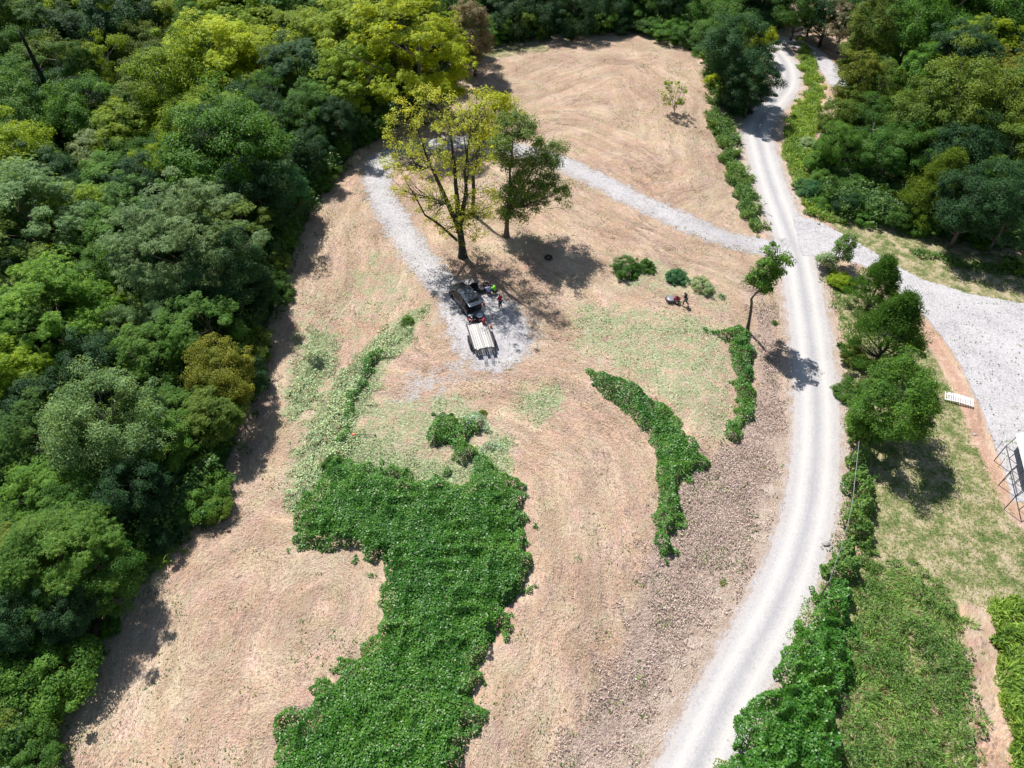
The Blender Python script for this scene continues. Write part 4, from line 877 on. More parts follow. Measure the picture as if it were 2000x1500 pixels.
# ---------------------------------------------------------------- people
def skin_mesh(name, joints, edges, root, sub=1):
    keys = list(joints); me = bpy.data.meshes.new(name); me.from_pydata([joints[k][0] for k in keys], [(keys.index(a), keys.index(b_)) for a, b_ in edges], []); me.update()
    o = bpy.data.objects.new(name, me); COL.objects.link(o); md = o.modifiers.new('skin', 'SKIN'); md.use_smooth_shade = True
    for i, k in enumerate(keys):
        v = me.skin_vertices[0].data[i]; q = joints[k][1]; v.radius = (q, q) if np.isscalar(q) else q; v.use_root = (k == root)
    s_ = o.modifiers.new('sub', 'SUBSURF'); s_.levels = sub; s_.render_levels = sub
    dg = bpy.context.evaluated_depsgraph_get(); m2 = bpy.data.meshes.new_from_object(o.evaluated_get(dg)); bpy.data.objects.remove(o); m2.name = name; return m2
def V3(*a): return Vector(a)
def person(label, loc, rz, pose, shirt, pants, skin, hair, cap=None, long_sleeve=False, hat_col=None):
    o = thing('person', label, 'person', loc, rz, None, 1.04)
    J = {}
    if pose == 'stand':
        hip = V3(0, 0, .93); ch = V3(0, .02, 1.32); nk = V3(0, .03, 1.50); hd = V3(0, .06, 1.64)
        kn = [V3(-.11, .03, .49), V3(.12, .05, .49)]; an = [V3(-.13, -.02, .08), V3(.15, .0, .08)]
        el = [V3(-.30, .0, 1.17), V3(.28, .02, 1.14)]; wr = [V3(-.30, .22, 1.30), V3(.26, .18, .96)]
    elif pose == 'push':
        hip = V3(0, -.02, .91); ch = V3(0, .13, 1.27); nk = V3(0, .19, 1.44); hd = V3(0, .26, 1.57)
        kn = [V3(-.11, .18, .50), V3(.11, -.05, .48)]; an = [V3(-.12, .16, .08), V3(.12, -.36, .12)]
        el = [V3(-.30, .22, 1.08), V3(.30, .22, 1.08)]; wr = [V3(-.24, .46, 1.0), V3(.24, .46, 1.0)]
    else:
        hip = V3(0, -.12, .34); ch = V3(0, .12, .66); nk = V3(0, .24, .80); hd = V3(0, .33, .91)
        kn = [V3(-.20, .30, .50), V3(.20, .26, .48)]; an = [V3(-.15, .02, .08), V3(.17, .0, .08)]
        el = [V3(-.27, .34, .60), V3(.27, .36, .58)]; wr = [V3(-.14, .55, .48), V3(.14, .55, .46)]
    sh = [ch+V3(-.18, 0, .10), ch+V3(.18, 0, .10)]; hp = [hip+V3(-.09, 0, -.02), hip+V3(.09, 0, -.02)]
    J = {'hip': (hip, (.16, .13)), 'ch': (ch, (.19, .14)), 'nk': (nk, .062), 'hd0': (hd-V3(0, .01, .03), .09), 'hd1': (hd+V3(0, 0, .07), .095)}; E = [('hip', 'ch'), ('ch', 'nk'), ('nk', 'hd0'), ('hd0', 'hd1')]
    # nose and ears
    J['nose'] = (hd+V3(0, .115, .01), .013); E.append(('hd0', 'nose'))
    for s, t_ in ((0, 'l'), (1, 'r')):
        sg = -1 if s == 0 else 1; J['sh'+t_] = (sh[s], .065); J['el'+t_] = (el[s], .043); J['wr'+t_] = (wr[s], .029)
        J['hp'+t_] = (hp[s], .095); J['kn'+t_] = (kn[s], .062); J['an'+t_] = (an[s], .042); J['to'+t_] = (an[s]+V3(.02*sg, .17, -.045), .035)
        d = (wr[s]-el[s]).normalized(); J['pa'+t_] = (wr[s]+d*.06, (.036, .02)); side = d.cross(V3(0, 0, 1)); side = side.normalized() if side.length > .1 else V3(1, 0, 0)
        E += [('ch', 'sh'+t_), ('sh'+t_, 'el'+t_), ('el'+t_, 'wr'+t_), ('wr'+t_, 'pa'+t_), ('hip', 'hp'+t_), ('hp'+t_, 'kn'+t_), ('kn'+t_, 'an'+t_), ('an'+t_, 'to'+t_)]
        for f_, (o_, L_f) in enumerate(((-.030, .070), (-.010, .080), (.010, .075), (.030, .058))):
            k1 = wr[s]+d*.105+side*o_; k2 = k1+d*L_f*.5+V3(0, 0, -.012); k3 = k2+d*L_f*.25+V3(0, 0, -L_f*.4)
            for nn_, k_ in (('a', k1), ('b', k2), ('c', k3)): J[f'f{f_}{nn_}{t_}'] = (k_, .0088)
            E += [('pa'+t_, f'f{f_}a{t_}'), (f'f{f_}a{t_}', f'f{f_}b{t_}'), (f'f{f_}b{t_}', f'f{f_}c{t_}')]
        t1 = wr[s]+d*.05+side*-.042*sg*-1; t2 = t1+d*.035+V3(0, 0, -.03); J['t1'+t_] = (t1, .011); J['t2'+t_] = (t2, .009); E += [('pa'+t_, 't1'+t_), ('t1'+t_, 't2'+t_)]
    link('body', skin_mesh('body', J, E, 'hip', 1), skin, o)
    S = {'hip': (hip+V3(0, 0, .02), (.195, .16)), 'ch': (ch, (.225, .17)), 'nk': (nk-V3(0, .01, .05), .075)}; ES = [('hip', 'ch'), ('ch', 'nk')]
    for s, t_ in ((0, 'l'), (1, 'r')):
        S['sh'+t_] = (sh[s], .102); e = el[s] if not long_sleeve else el[s]; S['el'+t_] = (sh[s].lerp(el[s], .8) if not long_sleeve else el[s], .074); ES += [('ch', 'sh'+t_), ('sh'+t_, 'el'+t_)]
        if long_sleeve: S['wr'+t_] = (wr[s], .042); ES.append(('el'+t_, 'wr'+t_))
    link('shirt', skin_mesh('shirt', S, ES, 'hip', 2), shirt, o)
    P = {'hip': (hip, (.18, .15))}; EP = []
    for s, t_ in ((0, 'l'), (1, 'r')):
        P['hp'+t_] = (hp[s]+V3(0, 0, -.03), .125); P['kn'+t_] = (kn[s], .096); P['an'+t_] = (an[s]+V3(0, 0, .05), .075); EP += [('hip', 'hp'+t_), ('hp'+t_, 'kn'+t_), ('kn'+t_, 'an'+t_)]
    link('trousers', skin_mesh('trousers', P, EP, 'hip', 2), pants, o)
    for s in (0, 1):
        K = {'a': (an[s]+V3(0, -.05, -.025), .05), 'b': (an[s]+V3(0, .07, -.035), .048), 'c': (an[s]+V3(0, .18, -.045), .036)}
        link('shoe', skin_mesh('shoe', K, [('a', 'b'), ('b', 'c')], 'a', 1), M['shoe'], o)
    K = {'a': (hd+V3(0, -.045, -.01), .085), 'b': (hd+V3(0, -.015, .085), .100)}
    link('cap' if cap else 'hair', skin_mesh('hair', K, [('a', 'b')], 'a', 2), cap or hair, o)
    if cap: Geo().lathe([(0.001, .01), (.11, .01), (.115, 0), (0.001, 0)], tuple(hd+V3(0, .06, .085)), 14).build('cap_brim', cap, o)
    g = Geo()
    for sx_ in (-.032, .032): g.box(tuple(hd+V3(sx_, .092, .028)), (.018, .012, .01))
    g.box(tuple(hd+V3(0, .088, -.045)), (.045, .012, .009)); g.build('face_features', M['black'], o)
    return o
M['black'] = plain('black', (0.012, 0.012, 0.014), 0.5); M['rubber'] = plain('tyre rubber', (0.018, 0.018, 0.019), 0.85); M['shoe'] = plain('pale shoes', (0.45, 0.43, 0.42), 0.7)
M['skin'] = plain('skin', (0.42, 0.25, 0.18), 0.55, var=.06); M['hair'] = plain('dark hair', (0.02, 0.014, 0.01), 0.6)
M['red_cloth'] = plain('red cloth', (0.42, 0.012, 0.03), 0.85); M['lime_cloth'] = plain('lime cloth', (0.22, 0.72, 0.03), 0.8); M['lilac_cloth'] = plain('lavender cloth', (0.42, 0.42, 0.72), 0.85)
M['jeans'] = plain('dark jeans', (0.025, 0.035, 0.06), 0.85); M['grey_cloth'] = plain('grey trousers', (0.16, 0.15, 0.16), 0.85); M['black_cloth'] = plain('black shirt', (0.02, 0.016, 0.018), 0.85)
M['steel'] = plain('dark painted steel', (0.035, 0.036, 0.042), 0.5, 0.3); M['metal'] = plain('grey metal', (0.42, 0.43, 0.46), 0.4, 0.8); M['red'] = plain('red plastic', (0.32, 0.012, 0.025), 0.4); M['white'] = plain('white paint', (0.80, 0.80, 0.80), 0.5, var=.05)
M['orange'] = plain('orange plastic', (0.75, 0.14, 0.04), 0.5); M['greymetal'] = plain('mower deck grey', (0.22, 0.22, 0.26), 0.45, .3)
M['paint'] = plain('black car paint', (0.022, 0.028, 0.042), 0.3, 0.35, var=.5, scale=3, coat=0.9)
M['glass'] = plain('tinted glass', (0.008, 0.010, 0.014), 0.08, var=.05); M['trim'] = plain('black trim', (0.015, 0.015, 0.016), 0.6); M['plank'] = None
m, t = new_mat('weathered deck plank'); b = NB(t); tc = b.n('TexCoord'); mp = b.n('Mapping'); mp.inputs['Scale'].default_value = (14, 1.2, 6); b.l(tc.outputs['Object'], mp.inputs[0]); g_ = b.n('NewGeometry')
f = b.math('ADD', b.math('MULTIPLY', b.noise(mp.outputs[0], 2.0, 5, .7), .7), b.math('MULTIPLY', g_.outputs['Random Per Island'], .35)); p = b.n('BsdfPrincipled'); b.l(b.ramp(f, [(.25, (.28, .26, .245)), (.5, (.46, .44, .42)), (.75, (.60, .585, .565))]), p.inputs['Base Color']); p.inputs['Roughness'].default_value = .85; b.out(p.outputs[0]); M['plank'] = m
def gpz(px, py, z=0):
    g = h1(*at(px, py, 0)[:2]); p = at(px, py, g+z); return np.array([p[0], p[1], g])
def wheel(parent, c, r, w_, axis='x', rim=M['metal']):
    g = Geo().lathe([(r*.62, -w_/2), (r*.93, -w_/2), (r, -w_*.32), (r, w_*.32), (r*.93, w_/2), (r*.62, w_/2), (r*.62, -w_/2)], c, 24, axis); wq = g.build('wheel', M['rubber'], parent, smooth=True)
    g = Geo().lathe([(.001, -w_*.3), (r*.2, -w_*.38), (r*.62, -w_*.25), (r*.64, w_*.25), (r*.2, w_*.38), (.001, w_*.3)], c, 16, axis); g.build('rim', rim, wq)
    return wq
# ---------------------------------------------------------------- black suv: nose at +y, tailgate open at -y
RB = gpz(903, 606, 0.35); ang = math.atan2(-1.9, -3.6)          # rear left wheel; heading
fw = np.array([-0.47, 0.883]); rt = np.array([fw[1], -fw[0]]); cen = RB[:2]+fw*1.45+rt*0.95
suv = thing('suv', 'black suv with open tailgate and open passenger door parked under the tree', 'car', (cen[0], cen[1], h1(*cen)+0.05), math.atan2(-fw[0], fw[1]))
def loft(G, secs, m=0, close=True):
    """secs: list of (y, [(x,z)...]) same count; mirrored already"""
    n = len(secs[0][1]); V = [(x, y, z) for y, s in secs for x, z in s]
    G.add(V, [[i*n+j, i*n+(j+1) % n, (i+1)*n+(j+1) % n, (i+1)*n+j] for i in range(len(secs)-1) for j in range(n)], m)
    if close:
        for i in (0, len(secs)-1):
            y, s = secs[i]; c = (0, y, sum(q[1] for q in s)/n); V = [c]+[(x, y, z) for x, z in s]
            G.add(V, [[0, 1+j, 1+(j+1) % n, 1+(j+2) % n] for j in range(0, n, 2)], m)
def sec(hw, zb, zt, r=.12, tw=1.0):
    return [(-hw+r*.5, zb), (hw-r*.5, zb), (hw, zb+r), (hw, (zb+zt)*.5), (hw*tw, zt-r*.6), (hw*tw-r, zt), (-hw*tw+r, zt), (-hw*tw, zt-r*.6), (-hw, (zb+zt)*.5), (-hw, zb+r)]
G = Geo(); loft(G, [(-2.38, sec(.86, .50, .98)), (-2.28, sec(.93, .42, 1.04)), (-1.5, sec(.96, .36, 1.06)), (0, sec(.96, .34, 1.06)), (1.0, sec(.96, .36, 1.06)), (1.35, sec(.95, .38, 1.05)), (1.9, sec(.92, .40, 1.00)), (2.25, sec(.84, .42, .90)), (2.42, sec(.70, .46, .78))])
G.build('body', M['paint'], suv, smooth=True, bevel=.02)
G = Geo()
for y, zb, zt, hb, ht in [(0, 0, 0, 0, 0)]: pass
GH = lambda y, zt, hw: (y, [(-.93, 1.02), (.93, 1.02), (.92, 1.10), ((.92+hw)/2, (1.1+zt)/2), (hw+.02, zt-.06), (hw-.08, zt), (-hw+.08, zt), (-hw-.02, zt-.06), (-(.92+hw)/2, (1.1+zt)/2), (-.92, 1.10)])
loft(G, [(-1.95, GH(0, 1.70, .72)[1]), (-1.5, GH(0, 1.74, .74)[1]), (-.3, GH(0, 1.77, .75)[1]), (.25, GH(0, 1.74, .73)[1]), (.70, GH(0, 1.45, .78)[1]), (1.22, GH(0, 1.10, .84)[1])]); G.build('cabin', M['glass'], suv, smooth=False)
G = Geo(); loft(G, [(-2.02, [(-.72, 1.72), (.72, 1.72), (.66, 1.765), (-.66, 1.765)]), (-.3, [(-.78, 1.76), (.78, 1.76), (.70, 1.82), (-.70, 1.82)]), (.30, [(-.74, 1.73), (.74, 1.73), (.66, 1.785), (-.66, 1.785)])]); G.build('roof', plain('dapple lit roof paint', (0.045, 0.06, 0.09), .4, .5, var=.6, scale=4, coat=.4), suv, bevel=.02)  # lighter mottled blue: dappled light and reflections put into the roof colour
for s in (-1, 1):
    Geo().tube([(s*.70, -1.7, 1.80), (s*.71, -1.5, 1.86), (s*.71, 0, 1.88), (s*.69, .15, 1.82)], .02, 6).build('roof_rail', M['metal'], suv)
    G = Geo()
    for y0, y1 in ((.25, 1.2), (-.45, -.40), (-1.45, -1.40)): 
        if y0 > 0: G.tube([(s*.765, .26, 1.74), (s*.94, 1.2, 1.08)], .045, 5)
        else: G.tube([(s*.775, y0, 1.75), (s*.955, y0, 1.06)], .045, 5)
    G.tube([(s*.74, -1.98, 1.72), (s*.93, -2.25, 1.05)], .06, 5); G.build('door_pillars', M['paint'], suv)
    G = Geo().box((s*1.03, .95, 1.12), (.16, .10, .13)); G.build('side_mirror', M['paint'], suv, bevel=.03)
    Geo().box((s*.68, 2.30, .80), (.28, .12, .12)).build('headlight', M['white'], suv, bevel=.03)
    Geo().box((s*.84, -2.33, .92), (.12, .06, .22)).build('taillight', M['red'], suv, bevel=.02)
    for y in (-1.42, 1.45): wheel(suv, (s*.88, y, .36), .37, .25)
Geo().box((0, -2.33, .60), (1.6, .22, .20)).build('rear_bumper', M['trim'], suv, bevel=.03)
Geo().box((0, 2.40, .62), (1.1, .08, .16)).build('grille', M['trim'], suv, bevel=.02)
Geo().box((0, -2.1, 1.04), (1.5, .5, .05)).build('cargo_floor', M['trim'], suv); Geo().box((.2, -1.99, 1.22), (.7, .1, .3)).build('cargo', M['steel'], suv)
G = Geo(); loft(G, [(-1.98, [(-.74, 1.74), (.74, 1.74), (.68, 1.80), (-.68, 1.80)]), (-2.55, [(-.80, 1.86), (.80, 1.86), (.74, 1.91), (-.74, 1.91)]), (-2.98, [(-.78, 1.80), (.78, 1.80), (.72, 1.85), (-.72, 1.85)])]); tg = G.build('tailgate', plain('lighter blue grey car paint', (0.15, 0.19, 0.26), .25, .5, coat=.6), suv, bevel=.02)  # tailgate colour is lighter and bluer than the body paint
Geo().box((0, -2.28, 1.905), (1.2, .42, .012)).build('rear_window', M['glass'], tg)
for s in (-1, 1): Geo().tube([(s*.72, -2.2, 1.2), (s*.74, -2.6, 1.84)], .014, 6).build('gas_strut', M['metal'], tg)
dr_ = Matrix.Rotation(math.radians(58), 3, 'Z'); G = Geo()
def drp(x, y, z): v = dr_ @ Vector((x, y, z)); return (v[0]+.95, v[1]+1.0, v[2])
G.add([drp(*q) for q in [(-.04, 0, .45), (.04, 0, .45), (.04, -1.1, .45), (-.04, -1.1, .45), (-.04, 0, 1.06), (.04, 0, 1.06), (.04, -1.1, 1.06), (-.04, -1.1, 1.06)]], [[0,3,2,1],[4,5,6,7],[0,1,5,4],[1,2,6,5],[2,3,7,6],[3,0,4,7]])
for a_, b_ in (((0, 0, 1.06), (-.08, -.5, 1.62)), ((-.08, -.5, 1.62), (-.08, -1.05, 1.66)), ((-.08, -1.05, 1.66), (0, -1.08, 1.06))): G.tube([drp(*a_), drp(*b_)], .035, 5)
d_ = G.build('passenger_door', M['paint'], suv)
Geo().add([drp(0, -.05, 1.06), drp(0, -1.05, 1.06), drp(-.07, -1.02, 1.6), drp(-.07, -.52, 1.58)], [[0, 1, 2, 3]]).build('door_window', M['glass'], d_)
Geo().box(drp(-.06, -.5, .8), (.12, .12, .12)).build('door_panel', M['metal'], d_)

# ---------------------------------------------------------------- flat trailer
F0 = gpz(931, 633, .62); R0 = gpz(946, 680, .62); dv = F0[:2]-R0[:2]; LT = np.linalg.norm(dv); dv = dv/LT; cc = (F0[:2]+R0[:2])/2
tr_ = thing('flat_trailer', 'empty flat utility trailer with pale wood plank deck on the gravel pad', 'trailer', (cc[0], cc[1], h1(*cc)+.05), math.atan2(-dv[0], dv[1]))
W_ = 2.0; hl = LT/2; G = Geo(); rr = np.random.default_rng(2)
for k in range(9): G.box((-W_/2+(k+.5)*W_/9, rr.normal(0, .05), .62+rr.normal(0, .004)), (W_/9-.035, LT+rr.normal(0, .1), .045))
G.build('deck', M['plank'], tr_)
G = Geo()
for s in (-1, 1): G.box((s*(W_/2+.04), 0, .58), (.07, LT+.1, .12)); G.tube([(s*(W_/2+.04), -hl, .63), (s*(W_/2+.04), -hl, .95), (s*(W_/2+.04), hl, .95), (s*(W_/2+.04), hl, .63)], .022, 5)
for y in (-hl, -hl/2, 0, hl/2, hl): G.box((0, y, .555), (W_, .07, .07))
G.build('frame', M['steel'], tr_); 
G = Geo().tube([(-.8, hl, .5), (0, hl+1.3, .46)], .05, 5).tube([(.8, hl, .5), (0, hl+1.3, .46)], .05, 5).tube([(0, hl+1.2, .46), (0, hl+1.55, .46)], .06, 6).tube([(0, hl+1.1, .1), (0, hl+1.1, .8)], .03, 6); G.build('tongue', M['steel'], tr_)
for s in (-1, 1):
    for y in (-.95, -.15): wheel(tr_, (s*(W_/2+.22), y, .33), .33, .2, 'x', M['white'])
    G = Geo().tube([(s*(W_/2+.22), -1.45, .45), (s*(W_/2+.22), -1.2, .72), (s*(W_/2+.22), .1, .74), (s*(W_/2+.22), .4, .45)], .11, 6); G.build('fender', M['steel'], tr_)
    Geo().box((s*(W_/2-.1), -hl-.06, .5), (.14, .03, .08)).build('trailer_light', M['red'], tr_)
G = Geo(); xs = [(-.92, -.42), (.02, .34), (.62, .98)]
for x0, x1 in xs: G.box(((x0+x1)/2, -hl-.30, .545), (x1-x0, .5, .03))
G.build('rear_plate', M['rubber'], tr_)
for x0 in (-.20, .48):
    G = Geo()
    for s in (-.13, -.045, .045, .13): G.tube([(x0+s, -hl-.02, .60), (x0+s, -hl-.55, .56), (x0+s, -hl-1.9, .06)], .016, 5)
    for k in range(7): y = -hl-.6-k*.21; z_ = .56-(k*.21+.05)*.37; G.tube([(x0-.14, y, z_), (x0+.14, y, z_)], .013, 4)
    G.build('ramp', M['metal'], tr_)
def gas_can(label, px, py, z, mat, group=None, s=1.0, onz=None):
    p = gpz(px, py, z); o = thing('gas_can', label, 'gas can', (p[0], p[1], p[2]+(onz if onz is not None else 0.05)), random.random()*3, group, s)
    Geo().box((0, 0, .17), (.26, .20, .32), taper=.85).build('tank', mat, o, bevel=.04); Geo().tube([(-.08, 0, .33), (-.08, 0, .40), (.06, 0, .40), (.06, 0, .33)], .018, 6).build('handle', mat, o)
    Geo().tube([(.10, 0, .32), (.17, 0, .42)], .022, 6).build('spout', M['black'], o); return o
zt = .70
gas_can('red gas can on the front right corner of the trailer deck', 945, 630, .8, M['red'], onz=zt, s=1.7)
gas_can('small orange gas can on the ground beside the black suv', 945, 594, .2, M['orange'], s=1.1)
gas_can('small orange jug on the gravel right of the trailer', 959, 639, .1, M['orange'], s=.9)
def push_machine(label, px, py, z, rz, variant):
    p = gpz(px, py, z); o = thing('push_mower', label, 'mower', (p[0], p[1], p[2]+.06), rz, None, .85)
    Geo().lathe([(.001, .14), (.42, .14), (.45, .20), (.42, .30), (.30, .34), (.001, .34)], (0, 0, 0), 18).build('deck', M['red'], o, smooth=True)
    Geo().lathe([(.001, .34), (.19, .34), (.20, .42), (.17, .52), (.001, .56)], (0, .05, 0), 14).build('engine', M['black'], o)
    for sx_ in (-1, 1):
        for sy_ in (-1, 1): wheel(o, (sx_*.40, sy_*.36, .12), .12, .07)
    Geo().tube([(-.24, -.35, .3), (-.24, -1.0, .95), (.24, -1.0, .95), (.24, -.35, .3)], .018, 6).build('handlebar', M['metal'], o)
    if variant: Geo().lathe([(.001, .56), (.28, .56), (.34, .62), (.34, .84), (.29, .86), (.28, .70), (.001, .70)], (0, .05, 0), 18).build('hopper', M['white'], o, smooth=False)
    else:
        Geo().box((0, .30, .62), (.62, .20, .10)).build('cover', M['white'], o, bevel=.04); Geo().box((0, 0, .58), (.16, .4, .08)).build('engine_cover', M['white'], o, bevel=.03)
    return o
fr = F0[:2]+dv*.75
push_machine('red mower with white bar cover behind the suv bumper', 921, 621, .4, 0.35, 0)
push_machine('red machine with round white hopper in front of the trailer deck', 937, 619, .5, 0.2, 1)
def brush_mower(label, px, py, rz, body, deckm, s=1.0, z=.4):
    p = gpz(px, py, z); o = thing('brush_mower', label, 'mower', (p[0], p[1], p[2]+.05), rz, None, s)
    Geo().lathe([(.001, .22), (.44, .22), (.50, .26), (.48, .34), (.30, .38), (.001, .38)], (0, .62, 0), 20).build('deck', deckm, o, smooth=True)
    Geo().tube([(.53*math.cos(q), .62+.56*math.sin(q), .22) for q in np.linspace(-.4, math.pi+.4, 14)], .05, 6).build('deck_rim', M['black'], o)
    Geo().box((0, .05, .50), (.40, .55, .26)).build('engine_block', body, o, bevel=.05); Geo().lathe([(.001, 0), (.15, 0), (.15, .12), (.10, .16), (.001, .16)], (0, .02, .63), 14).build('engine', M['black'], o)
    for s_ in (-1, 1): wheel(o, (s_*.33, -.12, .24), .24, .13)
    G = Geo()
    for s_ in (-1, 1): G.tube([(s_*.15, -.15, .5), (s_*.20, -.7, .92), (s_*.27, -1.05, .98)], .02, 6)
    G.tube([(-.2, -.7, .92), (.2, -.7, .92)], .018, 6); G.build('handlebar', body, o); return o
brush_mower('grey decked walk behind brush mower being pushed across the field', 1322, 585, math.radians(68), M['red'], M['greymetal'], 1.0)
brush_mower('black brush mower in tree shade behind the crouching people', 950, 557, 2.2, M['steel'], M['black'], 1.1)
q = gpz(1337, 597, 0); person('person in black and red shirt and grey trousers pushing the brush mower', (q[0], q[1], q[2]+.03), math.radians(68), 'push', M['black_cloth'], M['grey_cloth'], M['skin'], M['hair'])
q = gpz(977, 602, 0); person('person standing in red shirt and dark jeans near the suv', (q[0], q[1], q[2]+.06), math.radians(40), 'stand', M['red_cloth'], M['jeans'], M['skin'], M['hair'])
q = gpz(954, 575, 0); person('person crouching in a lavender shirt by the black mower', (q[0], q[1], q[2]+.06), math.radians(20), 'crouch', M['lilac_cloth'], M['jeans'], M['skin'], M['hair'])
q = gpz(966, 573, 0); person('person crouching in a lime green shirt by the black mower', (q[0], q[1], q[2]+.06), math.radians(60), 'crouch', M['lime_cloth'], M['jeans'], M['skin'], M['hair'])
# old tyre in the shade
q = gpz(1071, 505, 0); o = Geo().lathe([(.40+.16*math.cos(a), .13+.13*math.sin(a)) for a in np.linspace(0, 2*math.pi, 13)], (0, 0, 0), 26).build('old_tyre', M['rubber'], smooth=True); o.location = (q[0], q[1], q[2]+.08); o.scale = (.85, .85, .8); tag(o, 'old black tyre lying in the shade of the green crowned tree', 'tyre')
# string trimmer
q = gpz(712, 852, 0); o = thing('string_trimmer', 'string trimmer with orange head lying on the cut vines', 'trimmer', (q[0], q[1], q[2]+.22), 0.0)
Geo().tube([(-.85, 0, 0), (.9, 0, 0)], .022, 6).build('shaft', M['steel'], o); Geo().box((-.95, 0, .03), (.34, .24, .2), taper=.8).build('engine', M['orange'], o, bevel=.04); Geo().lathe([(.001, -.03), (.12, -.03), (.10, .05), (.001, .06)], (.95, 0, 0), 12).build('cutting_head', M['black'], o); Geo().tube([(.1, -.12, .0), (.1, -.1, .15), (.1, .1, .15), (.1, .12, 0)], .015, 5).build('handle', M['black'], o)
# white slatted footbridge over the dirt strip
a0 = gpz(1845, 772, .25); a1 = gpz(1902, 787, .25); dd = a1[:2]-a0[:2]; LL_ = np.linalg.norm(dd); o = thing('footbridge', 'white slatted wooden footbridge between the lawn and the gravel lot', 'footbridge', ((a0[0]+a1[0])/2, (a0[1]+a1[1])/2, h1(a0[0], a0[1])), math.atan2(dd[1], dd[0]))
G = Geo(); n = 17
for k in range(n):
    u = -LL_/2+(k+.5)*LL_/n; zz = .34-.10*abs(u)/LL_*2+.0; G.box((u, 0, zz), (LL_/n-.08, 1.1, .05))
G.build('slats', M['white'], o); G = Geo()
for s in (-1, 1):
    for s2 in (-1, 1): G.tube([(0, s*.42, .27), (s2*LL_/2, s*.42, .17)], .045, 4)
    G.tube([(-.1, s*.42, .0), (-.1, s*.42, .3)], .04, 4)
G.build('beams', M['white'], o)
# carport at the right edge
zr = 2.2
def q3(px, py, z): p = at(px, py, -BANK+z); return np.array([p[0], p[1], -BANK+z])
r0 = q3(1965, 871, zr); r1 = q3(1987, 966, zr); 
o = thing('carport', 'white roofed carport with an open dark metal truss along its side', 'carport', (r0[0], r0[1], -BANK)); L0 = np.array([r0[0], r0[1], -BANK])
RL = [(1965, 871), (1971, 895), (1976, 918), (1982, 942), (1987, 966)]
def lp(px, py, z): return tuple(q3(px, py, z)-L0)
G = Geo().tube([lp(*RL[0], zr), lp(*RL[-1], zr)], .045, 5)
for k, (px, py) in enumerate(RL):
    G.tube([lp(px, py, zr), lp(px+20, py-17, zr+.1)], .035, 5)
    if k < 4: G.tube([lp(px, py, zr), lp(px+20, py+15, zr+.05)], .028, 4)
G.build('truss', M['steel'], o); G = Geo()
for k in (0, 2, 4): a_ = np.array(lp(*RL[k], zr)); G.tube([tuple(a_*[1, 1, 0]), tuple(a_)], .04, 5)
G.build('posts', M['steel'], o)
G = Geo(); a_ = [lp(1984, 848, zr+.15), lp(2004, 925, zr+.15), lp(2230, 930, zr+.6), lp(2180, 800, zr+.6)]; bb = [tuple(np.array(q_)-[0, 0, .12]) for q_ in a_]
G.add(a_+bb, [[3,2,1,0],[4,5,6,7],[0,1,5,4],[1,2,6,5],[2,3,7,6],[3,0,4,7]]); G.build('roof', M['white'], o)
G = Geo(); a_ = [np.array(lp(1991, 868, zr)), np.array(lp(2003, 915, zr))]; a_ = [a_[0]*[1, 1, .55], a_[1]*[1, 1, .55], a_[1], a_[0]]; bb = [q_+np.array([.08, .02, 0]) for q_ in a_]; G.add([tuple(q_) for q_ in a_+bb], [[0,1,2,3],[7,6,5,4],[0,4,5,1],[1,5,6,2],[2,6,7,3],[3,7,4,0]]); G.build('shade_panel', plain('dark blue under roof shade', (0.02, 0.04, 0.07), .6), o)  # dark panel standing in for the shaded side under the roof
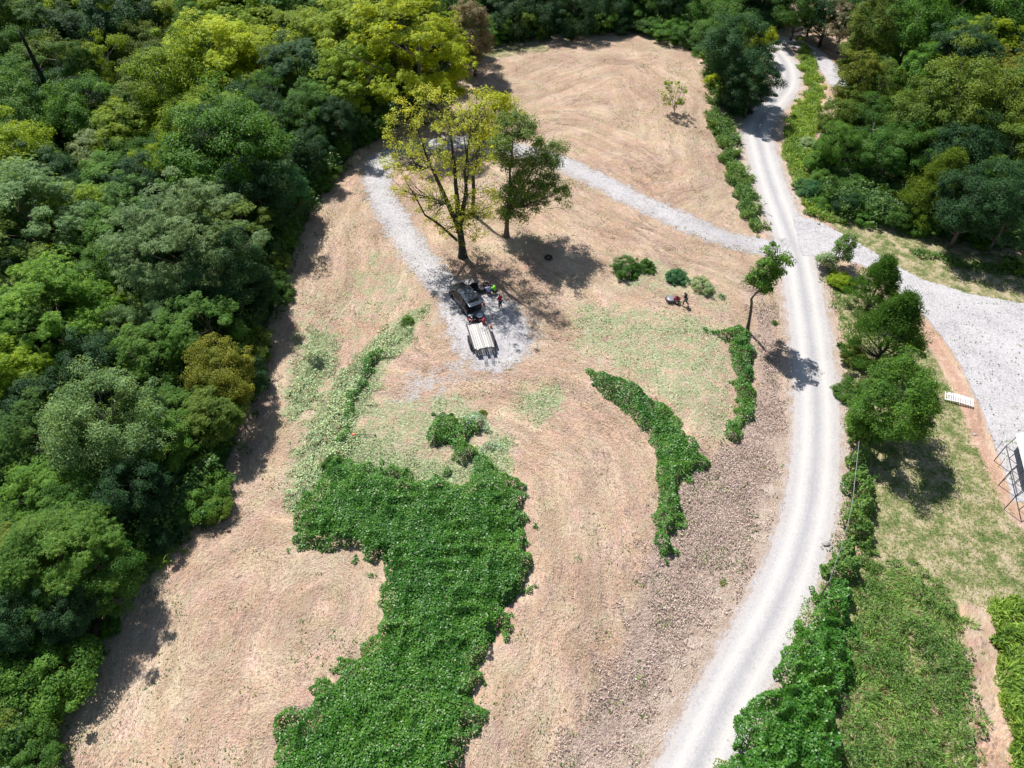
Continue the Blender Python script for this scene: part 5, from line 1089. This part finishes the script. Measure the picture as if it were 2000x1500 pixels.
# steel stakes by the carport
for k, (px, py, lb) in enumerate(((1948, 875, 'uppermost thin steel stake beside the carport'), (1953, 908, 'middle thin steel stake beside the carport'), (1964, 935, 'lowest thin steel stake beside the carport'))):
    q = gpz(px-4, py+4, 0); s_ = Geo().tube([(0, 0, 0), (.05, 0, .5), (.12, .1, 1.05)], .022, 6).lathe([(.001, 1.03), (.05, 1.03), (.05, 1.08), (.001, 1.09)], (.12, .1, 0), 8).build('stake', M['steel']); s_.location = (q[0], q[1], q[2]); tag(s_, lb, 'stake', 'steel stakes by the carport')
# slack cable above the vine hedge with its posts
cb = [(1678,862),(1671,925),(1664,985),(1650,1045),(1632,1100),(1619,1138)]; z_c = [2.9, 2.7, 2.55, 2.5, 2.6, 2.8]
pts = [at(px, py, -BANK+z_) for (px, py), z_ in zip(cb, z_c)]; pts = smooth_line([(p[0], p[1]) for p in pts], 4); zz = np.interp(np.linspace(0, 1, len(pts)), np.linspace(0, 1, 6), z_c)-BANK
o = Geo().tube([(p[0], p[1], z_) for p, z_ in zip(pts, zz)], .022, 5).build('cable', M['metal']); tag(o, 'slack grey cable running above the vine hedge beside the road', 'cable')
for nm_, p, lb in (('post', pts[0], 'thin wooden post carrying the far end of the slack cable'), ('post', pts[-1], 'thin wooden post carrying the near end of the slack cable')):
    s_ = Geo().tube([(0, 0, 0), (.02, 0, 1.5), (0, 0, 2.95)], .06, 7).build('post', M['bark']); s_.location = (p[0], p[1], h1(p[0], p[1])); tag(s_, lb, 'post', 'posts of the slack cable')
# rocks on the verge
for px, py, s, lb in ((1612, 1062, .26, 'pale boulder on the weedy verge of the gravel road'), (1903, 849, .16, 'small white stone on the red dirt strip')):
    q = gpz(px, py, 0); bm = bmesh.new(); bmesh.ops.create_icosphere(bm, subdivisions=3, radius=1)
    for v in bm.verts: v.co *= 1+.35*(vnoise(np.array([v.co.x*2+5]), np.array([v.co.y*2+v.co.z]), .8, 3)[0]-.5); v.co.z *= .6
    me = bpy.data.meshes.new('rock'); bm.to_mesh(me); bm.free(); o = link('rock', me, plain('pale stone', (.33, .31, .29), .9, var=.25)); o.location = (q[0], q[1], q[2]+s*.2); o.scale = (s*1.3, s, s); tag(o, lb, 'rock')
# junction branch piles
